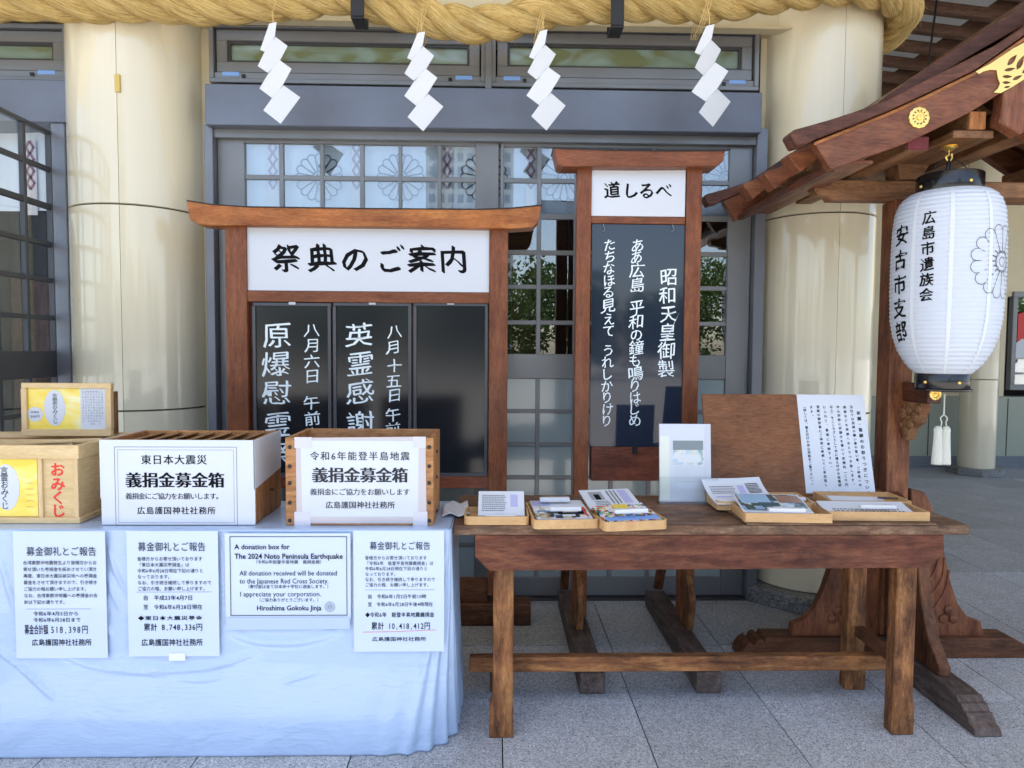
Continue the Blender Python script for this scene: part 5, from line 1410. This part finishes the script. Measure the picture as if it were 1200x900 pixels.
# planks in depth under the eave
for (xp, zp, w2, h2, mt) in ((1.375, 2.238, .03, .030, W_ROOFDK), (1.47, 2.275, .16, .014, W_ROOF), (1.731, 2.330, .088, .055, W_BEAM)):
    for mx_ in (0, 1):
        xq = xp if not mx_ else 2*XRG-xp
        MB().box(xq-w2/2, xq+w2/2, YG0+.05, YG1-.05, zp, zp+h2).build('purlin', mt, rs_, bevel=.003)
for (xp, z0_, z1_, w2, mt) in ((1.965, 2.385, 2.416, .17, W_BEAM), (1.975, 2.418, 2.49, .07, W_BEAM), (2.20, 2.40, 2.50, .09, W_BEAM), (XRG, 2.50, 2.66, .12, W_BEAM), (2*XRG-1.965, 2.385, 2.50, .15, W_BEAM)):
    MB().box(xp-w2/2, xp+w2/2, YG0+.05, YG1-.05, z0_, z1_).build('purlin', mt, rs_, bevel=.004)
MB().box(1.688, 1.774, YG0+.045, YG0+.0495, 2.331, 2.384).build('end_cap', W_REDEND, rs_)
MB().box(1.941, 2.009, YG0+.045, YG0+.0495, 2.419, 2.489).build('end_cap', W_ORANGE, rs_)
# sloping rafters under the deck, in x direction
for Yr in (2.95, 3.12, 3.48, 3.66):
    P_ = pxz([(1000,158),(1083,124),(1143,96),(1200,64),(1262,20),(1262,34),(1200,78),(1143,108),(1083,136),(1000,170)], YG0)
    for p_ in P_: p_.x = min(p_.x, XRG-.07); p_.y = Yr
    for fn in (lambda a: a, mir): MB().prism(fn(P_), (0, .05, 0)).build('rafter', W_BEAM, rs_, bevel=.002)
# cross beam low at right
MB().box(2.08, 2.9, YG0+.30, YG0+.37, 2.20, 2.27).build('tie_beam', W_BEAM, rs_, bevel=.003)
# pendant board
gg = pxz([(1176,108),(1175.5,122),(1172.5,136),(1171,144),(1180,147.5),(1189,153),(1196,158),(1203,153),(1215,168),(1240,190),(1275,100),(1262,60),(1200,92)], YG0-.005)
for p_ in gg: p_.x = min(p_.x, XRG-.001)
MB().prism(gg, (0, .06, 0)).build('gable_pendant', W_ROOF, rs_, bevel=.004)
MB().prism(mir(gg), (0, .06, 0)).build('gable_pendant', W_ROOF, rs_, bevel=.004)
# gold chrysanthemum and pierced gold fitting
def gold_flower(c, rad, parent, y_off=0, n=12, name='gold_flower'):
    mb = MB()
    N_ = 96; out = []
    ring_ = lambda rr2, h, sc: [(c.x + rr2*(1 + sc*(abs(math.cos(n*t/2*1.0)) - .6))*math.cos(t), c.y - h, c.z + rr2*(1 + sc*(abs(math.cos(n*t/2)) - .6))*math.sin(t)) for t in [2*PI*q/N_ for q in range(N_)]]
    L1 = [ring_(rad, 0, .06), ring_(rad*.97, .005, .06), ring_(rad*.80, .0075, .03), ring_(rad*.56, .006, 0), ring_(rad*.5, .002, 0), ring_(rad*.28, .002, 0), ring_(rad*.22, .008, 0), ring_(rad*.02, .010, 0)]
    vs = [p for r2 in L1 for p in r2]; fs = []
    for a_ in range(len(L1)-1):
        for q in range(N_): fs.append((a_*N_+q, (a_+1)*N_+q, (a_+1)*N_+(q+1) % N_, a_*N_+(q+1) % N_))
    mb.mesh(vs, fs); o = mb.build(name, GOLD, parent, autos=40)
    mb = MB()
    for q in range(n):
        t = 2*PI*(q+.5)/n; cc = Vector((c.x + rad*.62*math.cos(t), c.y-.0085, c.z + rad*.62*math.sin(t)))
        e1 = Vector((math.cos(t), 0, math.sin(t)))*rad*.10; e2 = Vector((-math.sin(t), 0, math.cos(t)))*rad*.055
        mb.poly([cc + e1*math.cos(z) + e2*math.sin(z) for z in [2*PI*w2/8 for w2 in range(8)]])
    mb.build('petal_gap', W_ROOFDK('x'), o if parent is rs_ and o.parent else parent)
    return o
gold_flower(at(1076.5, 138, YG0-.001), 12.3*mpp(YG0), rs_)
def plate_holes(outl, holes, Y, th, name, mat, parent):
    cu_ = bpy.data.curves.new('p', 'CURVE'); cu_.dimensions = '2D'; cu_.fill_mode = 'BOTH'; cu_.extrude = th/2
    for pts_ in [outl] + holes:
        W_ = [at(x, y, Y) for x, y in pts_]; sp = cu_.splines.new('POLY'); sp.points.add(len(W_)-1); sp.use_cyclic_u = True
        for q, p_ in enumerate(W_): sp.points[q].co = (p_.x, p_.z, 0, 1)
    o = bpy.data.objects.new('p', cu_); me = o.to_mesh()
    vs = [(v.co.x, Y - v.co.z, v.co.y) for v in me.vertices]; fs = [tuple(p_.vertices) for p_ in me.polygons]
    o.to_mesh_clear(); bpy.data.objects.remove(o)
    mb = MB(); mb.mesh(vs, fs); return mb.build(name, mat, parent)
def leaf(cx, cy, a, ln_, wd_):
    pts_ = []
    for q in range(7): t = q/6; pts_.append((t*ln_, -wd_*math.sin(PI*t**.8)/2))
    for q in range(5, 0, -1): t = q/6; pts_.append((t*ln_, wd_*math.sin(PI*t**.8)/2))
    return [(cx + x*math.cos(a) - y*math.sin(a), cy + x*math.sin(a) + y*math.cos(a)) for x, y in pts_]
outl = [(1143,84),(1151,79.5),(1160,75),(1175,65),(1187,57),(1200,50),(1215,41),(1228,50),(1222,72),(1212,84),(1200,93),(1186,102),(1172,109.5),(1164,108.5),(1169,104),(1171.5,98),(1169,92),(1168,86),(1167.5,82.5),(1160,82),(1152,84),(1147,87)]
holes = [leaf(1180,77,-.85,17,6), leaf(1176,83,-.2,14,4), leaf(1174,90,.0,12,4), leaf(1174,97,.0,10,3.5), leaf(1191,82,-1.1,19,6.5), leaf(1186,94,-.45,13,4), leaf(1197,86,-.6,14,5), leaf(1204,72,-1.0,16,6), leaf(1176,103,-.2,8,2.5)]
plate_holes(outl, holes, YG0-.004, .005, 'gold_fitting', GOLD, rs_)
# bracket arm with gold end
YE = 3.02
xa, xb = fx(1087.5, YE, 460), fx(1103.5, YE, 460); z1_, z0_ = fz(450.5, YE, 1095), fz(473, YE, 1095)
MB().box(xa, xb, YE, YPo-.001, z0_, z1_).build('bracket_arm', W_ROOFDK, rs_, bevel=.003)
gold_flower(Vector(((xa+xb)/2, YE-.001, (z0_+z1_)/2)), 7.2*mpp(YE), rs_)
bc = [(YPo-.001, z0_-.001), (YE+.06, z0_-.001), (YE+.045, z0_-.03), (YE+.07, z0_-.06), (YE+.085, z0_-.10), (YE+.13, z0_-.125), (YE+.15, z0_-.165), (YPo-.03, z0_-.19), (YPo-.001, z0_-.185)]
m = MB().prism([(xa+.006, y_, z_) for y_, z_ in bc], (.045, 0, 0)); o = m.build('carved_bracket', W_BEAM, rs_, bevel=.006, seg=2)
m = MB()
for (y_, z_, r2) in ((YE+.075, z0_-.03, .022), (YE+.10, z0_-.07, .026), (YE+.13, z0_-.105, .026), (YE+.17, z0_-.145, .024), (YE+.19, z0_-.06, .03), (YE+.21, z0_-.12, .024), (YE+.14, z0_-.045, .022)):
    q = MB(); q.lathe([(r2*math.sin(PI*t/10)+1e-5, -r2*math.cos(PI*t/10)) for t in range(11)], 0, 0, 12); m.mesh([(xa+.004 + v[2]*.45, y_ + v[0], z_ + v[1]) for v in q.v], q.f)
m.build('knob_relief', W_BEAM, rs_, smooth=True)
# tassel on the arm end
tp = at(1103.5, 466, YE); 
ts = thing('tassel', 'cream double tassel hanging from the end of the bracket arm', 'tassel', at(1103, 545, YE))
m = MB(); m.tube(catmull([Vector((tp.x-.006, YE, tp.z)), Vector((tp.x+.004, YE, tp.z+.02)), Vector((tp.x+.016, YE, tp.z+.012)), at(1106.5, 470, YE)], 5), .0016, 6); m.build('hook', SILVER, ts)
m = MB(); m.tube(catmull([at(1106.5, 462, YE), at(1106.5, 475, YE), at(1106, 486, YE)], 4), .0035, 8)
for s_ in (-1, 1): m.tube(catmull([at(1106, 486, YE), at(1106+4*s_, 490, YE-.004), at(1106+2.5*s_, 495, YE), at(1106+3.5*s_, 500, YE)], 5), .003, 7)
m.build('cord', TASSEL, ts, smooth=True)
for px in (1099.5, 1109):
    m = MB(); p_ = at(px, 499, YE); pe = at(px-.5, 544, YE); H2 = p_.z-pe.z
    prof = [(.003, 0), (.012, -.004), (.0175, -.016), (.0165, -.030), (.0185, -H2*.5), (.023, -H2+.004), (.022, -H2)]
    N_ = 40; vs = []; fs = []
    for r2, dz in prof:
        for q in range(N_): t = 2*PI*q/N_; rr2 = r2*(1 + (.07 if q % 2 else 0)); vs.append((p_.x + rr2*math.cos(t), p_.y + rr2*math.sin(t)*.8, p_.z + dz + (.003*math.sin(q*2.1) if dz < -H2+.002 else 0)))
    for a_ in range(len(prof)-1):
        for q in range(N_): fs.append((a_*N_+q, a_*N_+(q+1) % N_, (a_+1)*N_+(q+1) % N_, (a_+1)*N_+q))
    m.mesh(vs, fs); m.build('tuft', TASSEL, ts)

# ================================================================== LANTERN
YL = 2.93
lc = at(1108.5, 330, YL); kk = mpp(YL)
lan = thing('paper_lantern', 'large white paper lantern with black rings and brush lettering', 'lantern', (lc.x, lc.y, fz(457, YL, 1108)))
prof_px = [(225.5,37),(227,46),(231,53),(238,59),(250,63.5),(270,65.5),(300,66.5),(340,66.5),(375,65),(395,61),(412,54.5),(425,46),(433,38.5),(438.5,31)]
def zl_(y): return fz(y, YL, 1108)
def rad_at(z):
    P_ = [(zl_(y), w2*kk*.875) for y, w2 in prof_px]
    if z >= P_[0][0]: return P_[0][1]
    for (za, ra), (zb2, rb) in zip(P_, P_[1:]):
        if za >= z >= zb2: t = (za-z)/(za-zb2); return ra + (rb-ra)*t
    return P_[-1][1]
za, zb2 = zl_(225.5), zl_(438.5); NR = 42; prof = []
for q in range(NR*4+1):
    t = q/(NR*4); z = za + (zb2-za)*t; ph = (q % 4)/4
    prof.append((rad_at(z) + .0042*abs(math.sin(PI*ph)) - .002, z))
prof = prof[::-1]
m = MB(); m.lathe(prof, lc.x, lc.y, 72, cap=False); m.build('paper_shade', LANTERN, lan, smooth=True)
for (ya, yb2, hw, nm) in ((206, 232, 38.5, 'top_ring'), (437, 457, 32, 'bottom_ring')):
    R_ = hw*kk*.90; z1_, z0_ = zl_(ya), zl_(yb2)
    m = MB(); m.lathe([(R_-.012, z0_), (R_-.003, z0_), (R_, z0_+.004), (R_, z1_-.004), (R_-.003, z1_), (R_-.012, z1_), (R_-.012, z0_)], lc.x, lc.y, 56, cap=False); o = m.build(nm, BLACK, lan, autos=40)
    va = math.atan2(-lc.y, -lc.x)
    for da in ((.62, -.95) if nm == 'top_ring' else (-.62, .62)):
        a_ = va + da; c_ = Vector((lc.x + R_*math.cos(a_), lc.y + R_*math.sin(a_), (z0_+z1_)/2 - .002)); q = MB(); q.lathe([(.0075*math.sin(PI*t/8)+1e-5, -.0075*math.cos(PI*t/8)) for t in range(9)], c_.x, c_.y, 10)
        q.v = [(v[0], v[1], v[2] + c_.z) for v in q.v]; q.build('gold_stud', GOLD, o, smooth=True)
m = MB(); m.lathe([(.001, zl_(458)), (29*kk, zl_(458)), (30.5*kk, zl_(457)), (30.5*kk, zl_(455.5))], lc.x, lc.y, 40, cap=False); m.build('bottom_plate', BLACK, lan)
va = math.atan2(-lc.y, -lc.x)      # azimuth facing the camera
def lmap(ang0, z0_):
    def f_(u, v):
        z = z0_ + v; r2 = rad_at(z) + .0026; a_ = va + ang0 + u/rad_at(zl_(330)); return Vector((lc.x + r2*math.cos(a_), lc.y + r2*math.sin(a_), z))
    return f_
class MapFrame:
    def __init__(s, f_): s.f = f_; s.d = 0
    def p(s, a, b_, h=0): q_ = s.f(a, b_); q_.x += (q_.x-lc.x)*h*4; q_.y += (q_.y-lc.y)*h*4; return q_
m = MB()
def lcol(chs, ang, ys, size, bold, nib):
    fr_ = MapFrame(lmap(ang, 0)); rnd = random.Random(len(chs))
    for ch, yy in zip(chs, ys):
        for rep in range(1): put(m, fr_, ch, 0, zl_(yy), size*kk*.92, size*kk, -.002, .065, .12, 0, .9)
lcol('安古市支部', -R(52), (277, 306, 334, 362, 389), 24.5, .016, 0)
m.cut(); lcol('広島市遺族会', -R(18.5), (262, 279, 296.5, 314.5, 331.5, 348.5), 16, .010, 0)
m.build('lettering', INK, lan)
m = MB(); mf = lmap(R(62), zl_(313)); crest(m, None, 0, 0, 41*kk, .0022, mapf=lambda a, b_: mf(a, b_), ph=PI/16)
m.build('crest', INKGREY, lan)
for ang in (-R(34), R(4), R(44), -R(75), R(85)):
    m = MB(); f_ = lmap(ang, 0)
    m.grid(lambda u, v: f_((u-.5)*.016, zb2+.004 + (za-zb2-.008)*v) - Vector((0,0,0)), 2, 60)
    m.v = [(lc.x + (p_[0]-lc.x)*.9975, lc.y + (p_[1]-lc.y)*.9975, p_[2]) for p_ in m.v]
    m.build('seam', LSEAM, lan, smooth=True)
# handle wire and gold hook
m = MB(); zt_ = zl_(206); hk = at(1112, 186, YL)
for s_ in (-1, 1): m.tube(catmull([Vector((lc.x + s_*.075, lc.y, zt_-.03)), Vector((lc.x + s_*.072, lc.y, zt_+.03)), Vector((lc.x + s_*.035, lc.y, zt_+.062)), Vector((hk.x, hk.y, hk.z+.0))], 6), .0022, 6)
m.tube([Vector((hk.x, hk.y, hk.z+.01)), Vector((hk.x-.004, hk.y, hk.z-.04)), Vector((hk.x-.008, hk.y, hk.z-.075))], .007, 7)
m.tube([Vector((hk.x+.005, hk.y, hk.z)), Vector((hk.x+.008, hk.y, hk.z-.04)), Vector((hk.x-.012, hk.y, hk.z-.07))], .004, 7)
m.build('hanging_wire', BLACKMETAL, lan, smooth=True)
gh = thing('ceiling_hook', 'small gold hook plate under the stand roof holding the lantern', 'hook', (hk.x, hk.y, hk.z+.04))
m = MB(); zc = 2.384
m.lathe([(.033, zc-.006), (.030, zc-.001), (.033, zc)], hk.x, hk.y, 24); m.lathe([(.012, zc-.02), (.022, zc-.012), (.026, zc-.006)], hk.x, hk.y, 20); m.build('rosette', GOLD, gh, autos=40)
m = MB(); m.tube(catmull([Vector((hk.x, hk.y, zc-.012)), Vector((hk.x-.004, hk.y, zc-.04)), Vector((hk.x-.014, hk.y, hk.z+.008)), Vector((hk.x-.002, hk.y, hk.z-.012)), Vector((hk.x+.012, hk.y, hk.z+.004)), Vector((hk.x+.011, hk.y, hk.z+.022))], 6), .0045, 8); m.build('hook', GOLD, gh, smooth=True)

# ================================================================== FAR SIDE HALL
YW2 = at(1120, 548, Z=0).y
sh_ = thing('side_hall', 'pale side building with a cream column and eaves beyond the lantern stand', 'building', (5.5, YW2, 0))
zt_ = 3.3
m = MB(); m.box(1.5, 14, YW2, YW2+.2, .14, fz(462, YW2)); m.build('lower_wall', GREENWALL, sh_)
m = MB(); m.box(1.5, fx(1183, YW2), YW2+.003, YW2+.2, fz(461.5, YW2), 4.4); m.build('upper_wall', CREAMWALL, sh_)
m = MB(); m.box(fx(1183, YW2), 14, YW2+.003, YW2+.2, fz(342, YW2), 4.4); m.build('upper_wall', CREAMWALL, sh_)
m = MB(); m.box(1.5, 14, YW2-.02, YW2-.001, 0.0, .155); m.build('skirting', SKIRT, sh_)
for px in (1088, 1131, 1180):
    m = MB(); X = fx(px, YW2, 500); m.box(X-.006, X+.006, YW2-.003, YW2, .16, fz(464, YW2)); m.build('joint', JOINT, sh_)
xa, xb = fx(1184, YW2, 400), 13.0; z1_, z0_ = fz(342, YW2, 1190), fz(457, YW2, 1190)
for (a, b_, c_, d_) in ((xa, xb, z1_-.07, z1_), (xa, xb, z0_, z0_+.07), (xa, xa+.06, z0_+.07, z1_-.07), (xa+1.1, xa+1.16, z0_+.07, z1_-.07)):
    m = MB(); m.box(a, b_, YW2-.03, YW2+.05, c_, d_); m.build('window_frame', FRAME, sh_, bevel=.004)
m = MB(); m.box(xa+.06, xb, YW2+.03, YW2+.036, z0_+.07, z1_-.07); m.build('window_pane', GLASS, sh_)
m = MB(); m.box(xa-.02, xb, YW2+.9, YW2+.95, .5, 4.0); m.build('interior_wall', INTERIOR, sh_)
m = MB(); m.box(xa+.10, xb, YW2+.04, YW2+.06, z0_+.07, z0_+.45); m.build('window_blind', plain('far_pink', lin(.42,.36,.33), .6), sh_)
fr = Frame3((fx(1192.5, YW2-.02, 390), YW2-.021, fz(388, YW2, 1195)), d=.0)
ps = thing('poster', 'red and white poster in the window at the right edge', 'poster', (fr.o.x, fr.o.y, fr.o.z-.3))
m = MB(); m.prism([fr.p(0,-.20), fr.p(.26,-.20), fr.p(.26,.30), fr.p(0,.22)], (0, .004, 0)); m.build('red_sheet', REDPOSTER, ps)
m = MB(); fr.d = .004; m.prism([fr.p(-.02,-.35), fr.p(.26,-.35), fr.p(.26,-.14), fr.p(.06,-.10), fr.p(-.02,-.16)], (0, .004, 0)); m.build('white_sheet', PAPER, ps)
# its column
al, ar = math.atan((1134-580)/F), math.atan((1182-580)/F); mid = (al+ar)/2; cy = YW2-.45; dist = cy/math.cos(mid); r2 = dist*math.sin((ar-al)/2); cx = cy*math.tan(mid)
fc = thing('column', 'slim pale column of the far side building behind the tassel', 'column', (cx, cy, 0), None)
for (za_, zb3) in ((.09, fz(441, cy, 580)-.004), (fz(441, cy, 580)+.004, 4.3)):
    m = MB(); m.lathe([(r2-.01, za_), (r2, za_+.004), (r2, zb3-.004), (r2-.01, zb3)], cx, cy, 40); m.build('drum', CREAM, fc, autos=40)
m = MB(); pts = [(cx + (r2+.12)*math.cos(PI/8 + k*PI/4), cy + (r2+.12)*math.sin(PI/8 + k*PI/4), .007) for k in range(8)]
m.prism(pts, (0, 0, .085)); m.build('plinth', PLINTH, fc, bevel=.006)
# eaves: rafters running in x and falling to the right, pale boards between them
ev = thing('eaves', 'open brown rafters and grey boards of the eaves at the top right', 'eaves', (4, 6.5, 4.3))
sl = -.10
XS = 4.1
def ez(x): return 4.33 + (x-4.1)*sl
for q in range(16):
    Yr = 5.10 + q*.335
    m = MB(); m.prism([(1.2, Yr, ez(1.2)-.02), (9.5, Yr, ez(9.5)-.02), (9.5, Yr, ez(9.5)+.13), (1.2, Yr, ez(1.2)+.13)], (0, .075, 0)); m.build('rafter', W_RAFTER, ev, bevel=.004)
for q in range(16):
    Yr = 5.10 + q*.335 + .08
    m = MB(); m.prism([(1.2, Yr, ez(1.2)+.06), (XS, Yr, ez(XS)+.06), (XS, Yr, ez(XS)+.075), (1.2, Yr, ez(1.2)+.075)], (0, .245, 0)); m.build('soffit_board', plain('soffit_grey', lin(.55,.56,.56), .6), ev)
m = MB(); m.prism([(1.2, 4.9, ez(1.2)+.14), (9.6, 4.9, ez(9.6)+.14), (9.6, 4.9, ez(9.6)+.18), (1.2, 4.9, ez(1.2)+.18)], (0, 5.8, 0)); m.build('roof_boarding', W_RAFTER, ev)
m = MB(); m.tube([at(1099, -20, 5.6), at(1098, 0, 5.6), at(1092, 45, 5.6), at(1087, 80, 5.6), at(1080, 140, 5.6)], .008, 6); tag(m.build('cable', BLACKMETAL), 'thin dark cable hanging under the eaves at the top right', 'cable')

# ================================================================== WHAT THE GLASS MIRRORS (behind the camera)
m = MB(); rnd = random.Random(11)
for q in range(26):
    X = -46 + q*3.6 + rnd.uniform(-1, 1); Y = -34 + rnd.uniform(-5, 4); H2 = rnd.uniform(4.6, 8.2)
    for c_ in range(14):
        cx_, cy_, cz_ = X + rnd.uniform(-2, 2), Y + rnd.uniform(-1.5, 1.5), H2*rnd.uniform(.18, .85); rad_ = rnd.uniform(.9, 1.7)
        for l_ in range(260):
            d = Vector((rnd.gauss(0,1), rnd.gauss(0,1), rnd.gauss(0,1))).normalized()*rad_*rnd.uniform(.6, 1)
            p_ = Vector((cx_, cy_, cz_)) + d; e1 = Vector((rnd.gauss(0,1), rnd.gauss(0,1), rnd.gauss(0,1))).normalized(); e2 = e1.orthogonal().normalized(); s_ = rnd.uniform(.08, .20)
            m.poly([p_ - e1*s_, p_ + e2*s_*.6, p_ + e1*s_, p_ - e2*s_*.6])
o = m.build('foliage', FOLIAGE); o['kind'] = 'stuff'; o['label'] = 'row of green trees across the forecourt, seen mirrored in the door glass'
tw = thing('tower_block', 'pale high rise block seen mirrored in the upper door panes', 'building', (-6, -150, 0))
m = MB(); m.box(-16, 4, -160, -150, 0, 52); m.build('wall', plain('tower_wall', lin(.55,.55,.53), .6), tw)
m = MB()
for i in range(9):
    for j in range(15): m.box(-15.2+i*2.15, -13.9+i*2.15, -149.95, -149.9, 4+j*3.1, 5.9+j*3.1)
m.build('window', plain('tower_window', lin(.08,.10,.13), .2), tw)
